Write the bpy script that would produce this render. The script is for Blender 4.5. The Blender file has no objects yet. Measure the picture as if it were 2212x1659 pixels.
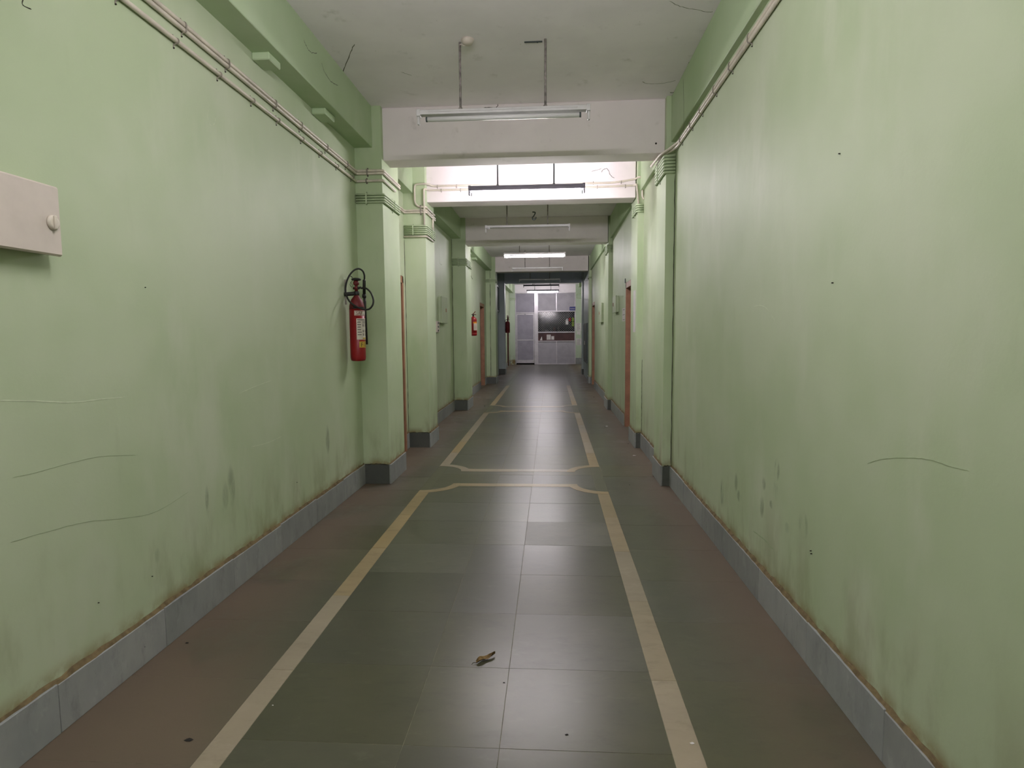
import bpy, math, random
from mathutils import Vector, Matrix, Euler
random.seed(7)
C = bpy.context.scene.collection
sc = bpy.context.scene

# ------------------------------------------------------------------ camera, world, exposure
CX, CY, F, CH = 1106.0, 829.5, 1302.0, 1.45
_vz = Vector((84.0, 113.0, -F)); _vz.normalize()
_up = Vector((-129.0, 15090.0, F)); _up.normalize()
_Z = (_up - _up.dot(_vz) * _vz).normalized()
_X = _vz.cross(_Z)
ROT = Matrix((_X, _vz, _Z))            # camera axes -> world axes
cd = bpy.data.cameras.new('camera'); cam = bpy.data.objects.new('camera', cd); C.objects.link(cam)
cd.sensor_width = 36.0; cd.lens = F / 2212.0 * 36.0; cd.clip_start = 0.02; cd.clip_end = 200
cam.matrix_world = Matrix.Translation((0, 0, CH)) @ ROT.to_4x4()
sc.camera = cam
w = bpy.data.worlds.new('world'); sc.world = w; w.use_nodes = True
w.node_tree.nodes['Background'].inputs[0].default_value = (0.6, 0.65, 0.7, 1)
w.node_tree.nodes['Background'].inputs[1].default_value = 0.02
sc.view_settings.view_transform = 'Standard'; sc.view_settings.look = 'None'
sc.view_settings.gamma = 1.0; sc.view_settings.use_curve_mapping = False
sc.view_settings.exposure = 0.0
TUBE_POWER = 188.0                       # emission strength of a lit fluorescent tube
TUBE_COLOR = (1.0, 0.93, 0.97)
try: sc.cycles.max_bounces = 10; sc.cycles.diffuse_bounces = 7
except Exception: pass

# points read off a survey of the corridor, dropped onto the real planes they lie on
def _ray(u, v): return ROT @ Vector((u - CX, CY - v, -F))
def on_x(u, v, x): d = _ray(u, v); t = x / d.x; return d * t + Vector((0, 0, CH))
def on_y(u, v, y): d = _ray(u, v); t = y / d.y; return d * t + Vector((0, 0, CH))
def on_z(u, v, z): d = _ray(u, v); t = (z - CH) / d.z; return d * t + Vector((0, 0, CH))

# ------------------------------------------------------------------ mesh helpers
class MB:
    def __init__(s): s.v = []; s.f = []; s.smooth = []
    def add(s, vs, fs, sm=False):
        n = len(s.v); s.v += [tuple(p) for p in vs]
        for f in fs: s.f.append([n + i for i in f]); s.smooth.append(sm)
        return s
    def box(s, a, b, bev=0.0):
        x0, y0, z0 = [min(a[i], b[i]) for i in range(3)]; x1, y1, z1 = [max(a[i], b[i]) for i in range(3)]
        if bev <= 0:
            vs = [(x, y, z) for z in (z0, z1) for y in (y0, y1) for x in (x0, x1)]
            return s.add(vs, [(0, 2, 3, 1), (4, 5, 7, 6), (0, 1, 5, 4), (2, 6, 7, 3), (0, 4, 6, 2), (1, 3, 7, 5)])
        bev = min(bev, (x1 - x0) * .45, (y1 - y0) * .45, (z1 - z0) * .45)
        idx = {}; vs = []
        X = (x0, x1); Y = (y0, y1); Z = (z0, z1)
        for i in (0, 1):
            for j in (0, 1):
                for k in (0, 1):
                    sx = bev * (1 - 2 * i); sy = bev * (1 - 2 * j); sz = bev * (1 - 2 * k)
                    for ax, p in enumerate([(X[i], Y[j] + sy, Z[k] + sz), (X[i] + sx, Y[j], Z[k] + sz), (X[i] + sx, Y[j] + sy, Z[k])]):
                        idx[(i, j, k, ax)] = len(vs); vs.append(p)
        g = lambda i, j, k, a: idx[(i, j, k, a)]
        fs = []
        for i in (0, 1): fs.append([g(i, 0, 0, 0), g(i, 1, 0, 0), g(i, 1, 1, 0), g(i, 0, 1, 0)][::(1 if i else -1)])
        for j in (0, 1): fs.append([g(0, j, 0, 1), g(1, j, 0, 1), g(1, j, 1, 1), g(0, j, 1, 1)][::(-1 if j else 1)])
        for k in (0, 1): fs.append([g(0, 0, k, 2), g(1, 0, k, 2), g(1, 1, k, 2), g(0, 1, k, 2)][::(1 if k else -1)])
        cen = Vector(((x0 + x1) / 2, (y0 + y1) / 2, (z0 + z1) / 2))
        ed = []
        for j in (0, 1):
            for k in (0, 1): ed.append([g(0, j, k, 1), g(1, j, k, 1), g(1, j, k, 2), g(0, j, k, 2)])
        for i in (0, 1):
            for k in (0, 1): ed.append([g(i, 0, k, 0), g(i, 1, k, 0), g(i, 1, k, 2), g(i, 0, k, 2)])
        for i in (0, 1):
            for j in (0, 1): ed.append([g(i, j, 0, 0), g(i, j, 1, 0), g(i, j, 1, 1), g(i, j, 0, 1)])
        for i in (0, 1):
            for j in (0, 1):
                for k in (0, 1): ed.append([g(i, j, k, 0), g(i, j, k, 1), g(i, j, k, 2)])
        for f in ed:
            p = [Vector(vs[q]) for q in f]
            n = (p[1] - p[0]).cross(p[2] - p[0]); c = sum(p, Vector()) / len(p)
            fs.append(f if n.dot(c - cen) > 0 else f[::-1])
        return s.add(vs, fs)
    def tube(s, pts, r, n=10, closed=False, r_list=None):
        pts = [Vector(p) for p in pts]; m = len(pts)
        d0 = (pts[1] - pts[0]).normalized()
        a = Vector((0, 0, 1)) if abs(d0.z) < .9 else Vector((1, 0, 0))
        nrm = d0.cross(a).normalized(); vs = []; prev = d0
        for i, p in enumerate(pts):
            if closed: d = (pts[(i + 1) % m] - pts[i - 1]).normalized()
            else: d = (pts[min(i + 1, m - 1)] - pts[max(i - 1, 0)]).normalized()
            q = prev.rotation_difference(d); nrm = q @ nrm; nrm = (nrm - nrm.dot(d) * d).normalized(); prev = d
            b = d.cross(nrm); rr = r_list[i] if r_list else r
            for k in range(n):
                t = 2 * math.pi * k / n; vs.append(p + rr * (math.cos(t) * nrm + math.sin(t) * b))
        fs = []
        for i in range(m if closed else m - 1):
            for k in range(n):
                j = (i + 1) % m
                fs.append([i * n + k, i * n + (k + 1) % n, j * n + (k + 1) % n, j * n + k])
        n0 = len(s.v); s.add(vs, fs, True)
        if not closed:
            s.f += [[n0 + k for k in range(n)][::-1], [n0 + (m - 1) * n + k for k in range(n)]]; s.smooth += [False, False]
        return s
    def lathe(s, prof, c, n=24, axis='z'):
        vs = []; fs = []
        for r, h in prof:
            for k in range(n):
                t = 2 * math.pi * k / n; q = (r * math.cos(t), r * math.sin(t), h)
                if axis == 'x': q = (q[2], q[0], q[1])
                if axis == 'y': q = (q[1], q[2], q[0])
                vs.append((c[0] + q[0], c[1] + q[1], c[2] + q[2]))
        for i in range(len(prof) - 1):
            for k in range(n): fs.append([i * n + k, i * n + (k + 1) % n, (i + 1) * n + (k + 1) % n, (i + 1) * n + k])
        n0 = len(s.v); s.add(vs, fs, True); m = len(prof)
        s.f += [[n0 + k for k in range(n)][::-1], [n0 + (m - 1) * n + k for k in range(n)]]; s.smooth += [False, False]
        return s
    def prism(s, poly, axis, a, b):
        n = len(poly)
        def P(q, h): return {'x': (h, q[0], q[1]), 'y': (q[0], h, q[1]), 'z': (q[0], q[1], h)}[axis]
        vs = [P(q, a) for q in poly] + [P(q, b) for q in poly]
        return s.add(vs, [list(range(n))[::-1], list(range(n, 2 * n))] + [[i, (i + 1) % n, n + (i + 1) % n, n + i] for i in range(n)])
    def ribbon(s, pts, wd, nrm, th=0.0003, jit=0.3):
        pts = [Vector(p) for p in pts]; nrm = Vector(nrm); n = len(pts); vs = []
        for i, p in enumerate(pts):
            d = (pts[min(i + 1, n - 1)] - pts[max(i - 1, 0)]).normalized(); sd = d.cross(nrm).normalized()
            ww = wd * .5 * (1 + random.uniform(-jit, jit)) * (0.35 if i in (0, n - 1) else 1)
            vs += [p - sd * ww, p + sd * ww, p + sd * ww * .6 + nrm * th, p - sd * ww * .6 + nrm * th]
        fs = []
        for i in range(n - 1):
            for k in range(4): fs.append([i * 4 + k, i * 4 + (k + 1) % 4, i * 4 + 4 + (k + 1) % 4, i * 4 + 4 + k])
        return s.add(vs, fs)

def fix_normals(me):
    import bmesh
    bm = bmesh.new(); bm.from_mesh(me); bmesh.ops.recalc_face_normals(bm, faces=bm.faces); bm.to_mesh(me); bm.free()

def obj(name, mb, mat, parent=None, label=None, kind=None, origin=None):
    """one mesh object; vertices are given in world space, the origin is the parent's place"""
    o3 = Vector(origin) if origin is not None else Vector((0, 0, 0))
    base = Vector((0, 0, 0)); q = parent
    while q is not None: base += q.location; q = q.parent
    if origin is None: o3 = base
    me = bpy.data.meshes.new(name)
    me.from_pydata([(x - o3.x, y - o3.y, z - o3.z) for x, y, z in mb.v], [], mb.f)
    me.polygons.foreach_set('use_smooth', mb.smooth)
    me.materials.append(mat); fix_normals(me)
    o = bpy.data.objects.new(name, me); C.objects.link(o)
    o.parent = parent; o.location = o3 - base
    if label: o['label'] = label
    if kind: o['kind'] = kind
    return o
def thing(name, label, cat, loc, group=None):
    o = bpy.data.objects.new(name, None); C.objects.link(o); o.location = loc
    o.empty_display_size = .1; o['label'] = label; o['category'] = cat
    if group: o['group'] = group
    return o
def tag(o, label, cat, group=None, kind=None):
    o['label'] = label; o['category'] = cat
    if group: o['group'] = group
    if kind: o['kind'] = kind
    return o
def smooth_path(pts, r=0.03, n=5):
    pts = [Vector(p) for p in pts]; out = [pts[0]]
    for i in range(1, len(pts) - 1):
        a, b, c = pts[i - 1], pts[i], pts[i + 1]
        r1 = min(r, (a - b).length * .48, (c - b).length * .48)
        p = b + (a - b).normalized() * r1; q = b + (c - b).normalized() * r1
        for k in range(n + 1):
            t = k / n; out.append(p * (1 - t) ** 2 + b * 2 * t * (1 - t) + q * t * t)
    out.append(pts[-1]); return out
def spline(pts, n=6):
    pts = [Vector(p) for p in pts]; out = []
    for i in range(len(pts) - 1):
        p0 = pts[max(i - 1, 0)]; p1 = pts[i]; p2 = pts[i + 1]; p3 = pts[min(i + 2, len(pts) - 1)]
        for k in range(n):
            t = k / n
            out.append(0.5 * ((2 * p1) + (p2 - p0) * t + (2 * p0 - 5 * p1 + 4 * p2 - p3) * t * t + (3 * p1 - p0 - 3 * p2 + p3) * t ** 3))
    out.append(pts[-1]); return out

# ------------------------------------------------------------------ materials
def S(c):  # sRGB 0-255 -> linear
    return tuple(((x / 255) / 12.92 if x <= 10 else (((x / 255) + .055) / 1.055) ** 2.4) for x in c) + (1,)
class N:
    def __init__(s, name, rough=.6, metal=0, spec=.4):
        s.m = bpy.data.materials.new(name); s.m.use_nodes = True; s.t = s.m.node_tree; s.b = s.t.nodes['Principled BSDF']
        s.b.inputs['Roughness'].default_value = rough; s.b.inputs['Metallic'].default_value = metal
        s.b.inputs['Specular IOR Level'].default_value = spec
    def n(s, t, **k):
        q = s.t.nodes.new(t)
        for a, b in k.items(): setattr(q, a, b)
        return q
    def l(s, a, b): s.t.links.new(a, b)
    def put(s, sock, v):
        if hasattr(v, 'default_value') or hasattr(v, 'is_linked'): s.l(v, sock)
        else: sock.default_value = v
    def pos(s): return s.n('ShaderNodeNewGeometry').outputs['Position']
    def noise(s, scale, detail=4, stretch=(1, 1, 1), rough=.6, off=(0, 0, 0)):
        mp = s.n('ShaderNodeMapping'); s.l(s.pos(), mp.inputs[0]); mp.inputs['Scale'].default_value = stretch; mp.inputs['Location'].default_value = off
        q = s.n('ShaderNodeTexNoise'); s.l(mp.outputs[0], q.inputs['Vector']); q.inputs['Scale'].default_value = scale
        q.inputs['Detail'].default_value = detail; q.inputs['Roughness'].default_value = rough; return q.outputs['Fac']
    def math(s, op, a, b=0.0, c=0.0, clamp=False):
        q = s.n('ShaderNodeMath', operation=op, use_clamp=clamp)
        s.put(q.inputs[0], a); s.put(q.inputs[1], b); s.put(q.inputs[2], c); return q.outputs[0]
    def rng(s, v, a, b, c=0.0, d=1.0):
        q = s.n('ShaderNodeMapRange', interpolation_type='SMOOTHSTEP'); s.put(q.inputs[0], v)
        for i, x in enumerate((a, b, c, d)): q.inputs[i + 1].default_value = x
        return q.outputs[0]
    def mix(s, f, a, b, mode='MIX'):
        q = s.n('ShaderNodeMix', data_type='RGBA', blend_type=mode); s.put(q.inputs[0], f); s.put(q.inputs[6], a); s.put(q.inputs[7], b); return q.outputs[2]
    def bump(s, h, st, dist=.01):
        q = s.n('ShaderNodeBump'); s.l(h, q.inputs['Height']); q.inputs['Strength'].default_value = st; q.inputs['Distance'].default_value = dist
        s.l(q.outputs[0], s.b.inputs['Normal'])
    def sep(s): q = s.n('ShaderNodeSeparateXYZ'); s.l(s.pos(), q.inputs[0]); return q.outputs
    def col(s, v): s.put(s.b.inputs['Base Color'], v); return s
def plain(name, rgb, rough=.5, metal=0, var=0.08, scale=30, spec=.4):
    m = N(name, rough, metal, spec); c = S(rgb)
    d = tuple(x * (1 - var * 3) for x in c[:3]) + (1,)
    m.col(m.mix(m.rng(m.noise(scale), .35, .7), c, d)); return m.m

GREEN = (188, 199, 171)
def paint(name, scuffs=(), base=GREEN, grime=True, side=1):
    m = N(name, .55, 0, .25); xyz = m.sep()
    c0 = S(base); c1 = S([base[0] - 12, base[1] - 8, base[2] - 14]); c2 = S([base[0] + 4, base[1] + 2, base[2] + 5])
    col = m.mix(m.rng(m.noise(.9, 3), .35, .65), c0, c1)
    col = m.mix(m.rng(m.noise(2.2, 4, (1, 1, .4), off=(3, 1, 2)), .5, .75), col, c2)
    col = m.mix(m.math('MULTIPLY', m.rng(m.noise(7, 5, (1, 1, .25), off=(5, 3, 9)), .62, .8), .14), col, S((140, 146, 112)))
    if grime:
        low = m.rng(xyz[2], .18, .75, 1, 0)
        st = m.rng(m.noise(5, 5, (1, 1, .35)), .45, .7)
        col = m.mix(m.math('MULTIPLY', m.math('MULTIPLY', low, st), .45), col, S((128, 124, 88)))
        vl = m.rng(xyz[2], .17, .27, 1, 0)
        col = m.mix(m.math('MULTIPLY', vl, m.rng(m.noise(9, 4), .3, .6)), col, S((138, 118, 78)))
    for (Y, Z, ry, rz, k) in scuffs:
        a = m.math('DIVIDE', m.math('SUBTRACT', xyz[1], Y), ry); b = m.math('DIVIDE', m.math('SUBTRACT', xyz[2], Z), rz)
        d = m.math('ADD', m.math('MULTIPLY', a, a), m.math('MULTIPLY', b, b))
        f = m.math('MULTIPLY', m.rng(d, .1, 1.1, 1, 0), m.rng(m.noise(14, 5, (1, 1, .3), off=(Y, 0, 0)), .38, .6))
        col = m.mix(m.math('MULTIPLY', f, k), col, S((82, 84, 66)))
    m.col(col)
    h = m.math('ADD', m.noise(3, 3), m.math('MULTIPLY', m.noise(60, 3), .12)); m.bump(h, .25, .012)
    return m.m

def px_scuffs(lst, x):
    out = []
    for u, v, w_, h_, k in lst:
        p = on_x(u, v, x); a = on_x(u + w_, v, x); b = on_x(u, v + h_, x)
        out.append((p.y, p.z, max(abs(a.y - p.y), .01), max(abs(b.z - p.z), .01), k))
    return out
M = {}
M['wl'] = paint('green_paint_left', px_scuffs([(448, 1085, 5, 40, .45), (500, 1050, 9, 50, .4), (487, 1070, 8, 34, .3), (708, 950, 5, 34, .5),
    (340, 1200, 7, 18, .25), (480, 1100, 4, 20, .3)], -1.81))
M['wr'] = paint('green_paint_right', px_scuffs([(1678, 1015, 7, 25, .75), (1675, 1060, 6, 30, .5), (1666, 1090, 5, 10, .7), (1646, 1095, 5, 26, .5),
    (1560, 1065, 4, 36, .6), (1597, 1072, 6, 14, .55), (1590, 1042, 4, 22, .4), (1735, 1135, 12, 34, .35), (1700, 1140, 6, 14, .25), (1650, 1045, 5, 16, .4)], 1.12))
M['pil'] = paint('green_paint_pillar', base=(189, 203, 171))
M['soff'] = paint('green_paint_soffit', base=(182, 200, 166), grime=False)
M['slate'] = paint('lightened_unlit_bay_wall', base=(190, 198, 202), grime=False)  # blue-grey, lightened to make up for the little light in that bay
M['slatebeam'] = paint('haze_tinted_beam', base=(206, 211, 228), grime=False)  # bluish haze and missing ambient light put into the beam colour
M['fargreen'] = paint('pale_green_paint_far', base=(190, 203, 184))
def whitewash(name, base=(250, 244, 250)):
    m = N(name, .8, 0, .15)
    c = m.mix(m.rng(m.noise(1.3, 4), .35, .7), S(base), S([q - 9 for q in base]))
    c = m.mix(m.math('MULTIPLY', m.rng(m.noise(6, 6, off=(2, 2, 2)), .6, .8), .35), c, S((150, 146, 136)))
    c = m.mix(m.math('MULTIPLY', m.rng(m.noise(40, 3), .7, .8), .5), c, S((150, 148, 140)))
    m.col(c); m.bump(m.noise(5, 4), .2, .012); return m.m
M['white'] = whitewash('ceiling_whitewash'); M['beamw'] = whitewash('beam_whitewash', (238, 230, 232))

def stone(name, base, dark, rmin=.16, rmax=.34, vary=.2, dust=True):
    m = N(name, .25, 0, .5); xyz = m.sep()
    oi = m.n('ShaderNodeObjectInfo').outputs['Random']
    c = m.mix(m.math('MULTIPLY', m.noise(2.2, 3, (1, 2.2, 1), off=(0, 0, 3.3)), 1.0), S(base), S(dark))
    c = m.mix(m.math('MULTIPLY', m.rng(m.noise(11, 4, (1, 1.8, 1), .6), .4, .8), .12), c, S([q * .8 for q in dark]))
    c = m.mix(m.math('MULTIPLY', m.rng(m.noise(3.5, 5, off=(7, 2, 3.3)), .4, .9), .3), c, S([base[0] + 14, base[1] + 10, base[2] + 4]))
    c = m.mix(m.math('MULTIPLY', m.rng(m.noise(5, 7, (1, 2.5, 1), .72, off=(4, 8, 3.3)), .5, .72), .4), c, S([q * .78 for q in dark]))
    c = m.mix(m.math('MULTIPLY', m.rng(m.noise(8, 7, (1, 2, 1), .7, off=(14, 2, 3.3)), .55, .75), .3), c, S([min(255, q + 22) for q in base]))
    hs = m.n('ShaderNodeHueSaturation'); m.l(c, hs.inputs['Color'])
    m.l(m.rng(oi, 0, 1, 1 - vary, 1 + vary), hs.inputs['Value']); m.l(m.rng(m.math('FRACT', m.math('MULTIPLY', oi, 7.3)), 0, 1, .7, 1.2), hs.inputs['Saturation']); c = hs.outputs[0]
    r = m.math('ADD', m.math('MULTIPLY_ADD', m.noise(7, 2, off=(1, 5, 3.3)), rmax - rmin, rmin), m.math('MULTIPLY', oi, .02))
    r = m.math('ADD', r, m.math('MULTIPLY', m.rng(m.noise(70, 2, off=(3, 3, 3.3)), .5, .75), .03))
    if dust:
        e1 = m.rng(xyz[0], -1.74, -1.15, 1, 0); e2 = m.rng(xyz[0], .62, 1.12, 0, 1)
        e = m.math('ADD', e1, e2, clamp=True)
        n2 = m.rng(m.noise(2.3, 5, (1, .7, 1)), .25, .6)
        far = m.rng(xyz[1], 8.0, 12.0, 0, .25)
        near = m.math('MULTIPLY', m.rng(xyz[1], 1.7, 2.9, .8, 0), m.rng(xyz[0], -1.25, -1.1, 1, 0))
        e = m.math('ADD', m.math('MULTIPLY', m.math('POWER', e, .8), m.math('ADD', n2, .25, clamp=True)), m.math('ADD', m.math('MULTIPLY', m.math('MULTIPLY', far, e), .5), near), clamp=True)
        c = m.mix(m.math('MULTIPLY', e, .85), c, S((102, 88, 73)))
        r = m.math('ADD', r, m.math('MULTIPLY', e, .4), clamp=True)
    sp = m.rng(m.noise(55, 3, off=(9, 9, 0)), .72, .78)
    c = m.mix(m.math('MULTIPLY', sp, .6), c, S((40, 38, 32)))
    m.col(c); m.l(r, m.b.inputs['Roughness']); m.bump(m.noise(25, 3), .04, .004); return m.m
M['kota'] = stone('polished_green_stone', (80, 79, 63), (68, 68, 54), .282, .302, .14)
M['kota_dull'] = stone('dull_worn_stone', (96, 94, 80), (76, 76, 64), .34, .38, .05)
M['marble'] = stone('cream_marble_strip', (152, 136, 108), (134, 118, 92), .29, .36, .08, dust=False)
M['grout'] = plain('dark_floor_grout', (128, 124, 106), .9, 0, .15, 20)
M['skirt'] = stone('grey_marble_skirting', (162, 165, 164), (122, 126, 127), .45, .6, .1, dust=False)
M['skirt_dark'] = stone('dark_grey_skirting', (90, 94, 88), (72, 77, 73), .4, .55, .1, dust=False)
M['mortar'] = plain('brown_dirty_mortar', (122, 106, 76), .95, 0, .15, 25)
M['crack'] = plain('dark_crack', (52, 50, 40), .95, 0, .1)
M['scratch_shade'] = plain('grey_scratch_shade', (166, 180, 146), .8, 0, .05)
M['pale'] = plain('pale_scratch', (200, 210, 182), .7, 0, .05)
M['web'] = plain('grey_cobweb', (120, 118, 110), .95, 0, .1)
M['pipe'] = plain('cream_plastic_conduit', (212, 204, 190), .4, 0, .06, 8)
M['pipeg'] = plain('green_painted_conduit', (186, 202, 168), .5, 0, .05, 8)
M['clip'] = plain('grey_saddle_clip', (150, 144, 132), .5, .2, .1)
M['screw'] = plain('dark_screw_head', (40, 36, 30), .5, .5, .1)
M['frame'] = plain('brown_door_frame_paint', (170, 124, 98), .5, 0, .08, 6)
M['leaf'] = plain('brown_door_leaf', (92, 62, 46), .5, 0, .12, 5)
M['steel'] = plain('brushed_steel_handle', (190, 186, 178), .3, .9, .05)
M['box'] = plain('offwhite_enamel', (206, 196, 186), .45, 0, .04, 4)
M['boxg'] = plain('pale_green_enamel', (178, 190, 160), .5, 0, .05, 4)
M['batten'] = plain('white_lamp_batten', (206, 204, 206), .4, 0, .05, 6)
M['battend'] = plain('backlit_dark_batten', (92, 92, 100), .5, .1, .05, 6)  # backlit shade of the batten put into its dark colour
M['rod'] = plain('rusty_painted_rod', (148, 140, 138), .7, .1, .18, 30)
M['tubeoff'] = plain('unlit_glass_tube', (224, 222, 226), .2, 0, .02, 5)
M['black'] = plain('black_rubber', (38, 38, 36), .5, 0, .1)
M['red'] = plain('red_enamel', (140, 22, 26), .38, 0, .05, 6)
M['reddim'] = plain('dusty_dim_red_enamel', (112, 34, 36), .55, 0, .1, 12)  # dusty shoulder red; also the low-light tone of the dim extinguisher
M['label'] = plain('printed_white_label', (206, 200, 186), .5, 0, .03)
M['ink'] = plain('dark_print', (60, 52, 48), .6, 0, .05)
M['inkred'] = plain('maroon_print', (120, 30, 36), .6, 0, .05)
M['yellow'] = plain('yellow_print', (190, 160, 60), .5, 0, .05)
M['orange'] = plain('orange_print', (220, 140, 40), .5, 0, .05)
M['alu'] = plain('anodised_aluminium', (196, 192, 198), .35, .55, .05, 6)
M['panel'] = plain('grey_laminate_panel', (172, 168, 178), .5, 0, .05, 3)
M['paneldk'] = plain('dim_grey_laminate_panel', (158, 154, 168), .5, 0, .05, 3)
M['counter'] = plain('maroon_counter_board', (80, 52, 54), .5, 0, .1, 5)
M['dark'] = plain('dark_interior', (40, 42, 50), .8, 0, .1, 4)
M['blue'] = plain('blue_sign_enamel', (60, 66, 130), .5, 0, .05)
M['paper'] = plain('white_paper', (214, 210, 210), .8, 0, .03)
M['cabg'] = plain('dark_grey_cabinet_steel', (84, 92, 94), .45, .3, .05, 4)
M['deadleaf'] = plain('dry_brown_leaf', (130, 104, 62), .8, 0, .2, 60)
M['grit'] = plain('black_grit', (30, 28, 24), .8, 0, .1)
M['olive'] = plain('olive_green_packet', (120, 140, 60), .5, 0, .1)
def glass(name):
    m = N(name, .08, 0, .8); m.col((.02, .025, .035, 1)); m.b.inputs['Alpha'].default_value = .35; return m.m
M['glass'] = glass('dark_window_glass')
def glossy(name):
    m = N(name, .18, 0, .8); m.col(m.mix(m.rng(m.noise(6), .3, .7), S((70, 68, 76)), S((96, 92, 100)))); m.bump(m.noise(7, 3), .25, .02); return m.m
M['obscure'] = glossy('obscured_glass')
def lit(name):
    m = N(name); m.b.inputs['Base Color'].default_value = (1, 1, 1, 1)
    m.b.inputs['Emission Color'].default_value = TUBE_COLOR + (1,); m.b.inputs['Emission Strength'].default_value = TUBE_POWER
    return m.m
M['lit'] = lit('lit_fluorescent_tube')

# ------------------------------------------------------------------ main dimensions (metres)
XL, XR = -1.81, 1.12            # wall faces
PL, PR = -1.557, 1.037          # pillar side faces
ZC, ZB = 3.53, 3.055            # ceiling, beam underside
Y0, YP = -9.0, 26.95            # back of the corridor behind the camera, far partition
SK = 0.185                      # skirting height

XF = 1.42                       # the right wall stands back beyond the unlit bay
def wall(name, x_in, x_out, openings, mat, wide=None):
    b = MB(); y = Y0
    for (a, c, z) in sorted(openings):
        b.box((x_in, y, 0), (x_out, a, ZC + .1)); b.box((x_in, a, z), (x_out, c, ZC + .1)); y = c
    if wide:
        b.box((x_in, y, 0), (x_out, 20.9, ZC + .1)); b.box((wide, 20.9, 0), (wide + .1, 31, ZC + .1))
    else: b.box((x_in, y, 0), (x_out, 31, ZC + .1))
    return obj(name, b, mat, kind='structure')
wl = wall('wall_left', XL, XL - .2, [(6.30, 7.24, 2.13), (15.42, 16.44, 2.21), (25.0, 26.0, 2.15)], M['wl'])
wr = wall('wall_right', XR, XR + .2, [(8.25, 9.22, 2.17), (15.6, 16.62, 2.21)], M['wr'], wide=XF)
b = MB(); b.box((XL - .2, Y0 - .15, 0), (XR + .2, Y0, ZC + .1)); obj('wall_back', b, M['wl'], kind='structure')
b = MB(); b.box((XL - .2, Y0 - .15, ZC), (XR + .45, 31, ZC + .15)); ceil = obj('ceiling', b, M['white'], kind='structure')

# plaster bays of the unlit lobby: blue-grey wall colour lightened to make up for missing light
b = MB(); b.box((XL, 17.45, 0), (XL + .02, 20.7, ZC)); obj('wall_lining', b, M['slate'], wl, label='lightened blue grey wall of the unlit bay')
b = MB(); b.box((XR - .02, 17.4, 0), (XR, 20.5, ZC)); obj('wall_lining', b, M['slate'], wr, label='lightened blue grey wall of the unlit bay')

# pillars: (y0, y1, x_edge, top) children of their wall
pillars_l = [(5.64, 6.24, PL), (7.48, 8.03, PL + .02), (11.12, 11.83, PL), (16.90, 17.45, PL + .015), (20.72, 21.2, -1.58), (26.75, 27.0, -1.585)]
pillars_r = [(5.64, 6.10, PR), (7.49, 8.05, PR + .01), (11.20, 11.80, PR + .01), (16.90, 17.4, PR + .02), (20.45, 20.9, 1.05)]
for i, (a, c, x) in enumerate(pillars_l):
    b = MB(); b.box((XL - .01, a, 0), (x, c, ZC)); obj('pillar', b, M['slate'] if i == 4 else (M['fargreen'] if i == 5 else M['pil']), wl)
for i, (a, c, x) in enumerate(pillars_r):
    b = MB(); b.box(((XF if i == 4 else XR) + .01, a, 0), (x, c, ZC)); obj('pillar', b, M['slate'] if i == 4 else M['pil'], wr)
# right wall steps back a little between the first two pillars: skirting and plaster there
# side beams (soffits)
for (a, c) in ((Y0, 5.64), (6.24, 7.48), (8.03, 11.12), (11.83, 16.9), (21.2, 26.75)):
    b = MB(); b.box((XL - .01, a, 3.158), (-1.685 if a == 6.24 else -1.642, c, ZC), .004); obj('side_beam', b, M['soff'], ceil, label='green painted side beam along the left wall')
for (a, c) in ((Y0, 5.64), (6.1, 7.49), (8.05, 11.2), (11.8, 16.9)):
    b = MB(); b.box((XR + .01, a, 3.13), (1.078, c, ZC), .004); obj('side_beam', b, M['soff'], ceil, label='thin green painted side beam along the right wall')
# cross beams
beams = [(5.70, 5.955, M['beamw']), (7.60, 7.90, M['beamw']), (11.18, 11.48, M['beamw']), (16.96, 17.3, M['beamw']), (20.6, 20.9, M['slatebeam'])]
for i, (a, c, m) in enumerate(beams):
    zb = (3.055, 3.07, 3.06, 3.12, 3.10)[i]
    b = MB(); b.box((PL - .005, a, zb), (PR, c, ZC), .006)
    obj('beam', b, m, ceil, label='blue haze tinted cross beam in the unlit bay' if i == 4 else None)
# stub blocks under the left side beam
def stub(a, c, lab, x0=XL, x1=-1.70, z0=3.112, z1=3.158, group='plaster stubs under the left side beam'):
    o = MB(); o.box((x0, a, z0), (x1, c, z1), .006); o = obj('plaster_block', o, M['soff'], origin=(x0, a, z0)); tag(o, lab, 'block', group)
stub(3.71, 3.87, 'pale green block under left side beam, nearest to the viewer')
stub(4.63, 4.83, 'pale green block under left side beam, second, near first left pillar')
stub(12.9, 13.1, 'small pale block under left side beam beyond third left pillar, nearer of two')
stub(13.9, 14.1, 'small pale block under left side beam beyond third left pillar, farther of two')

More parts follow.
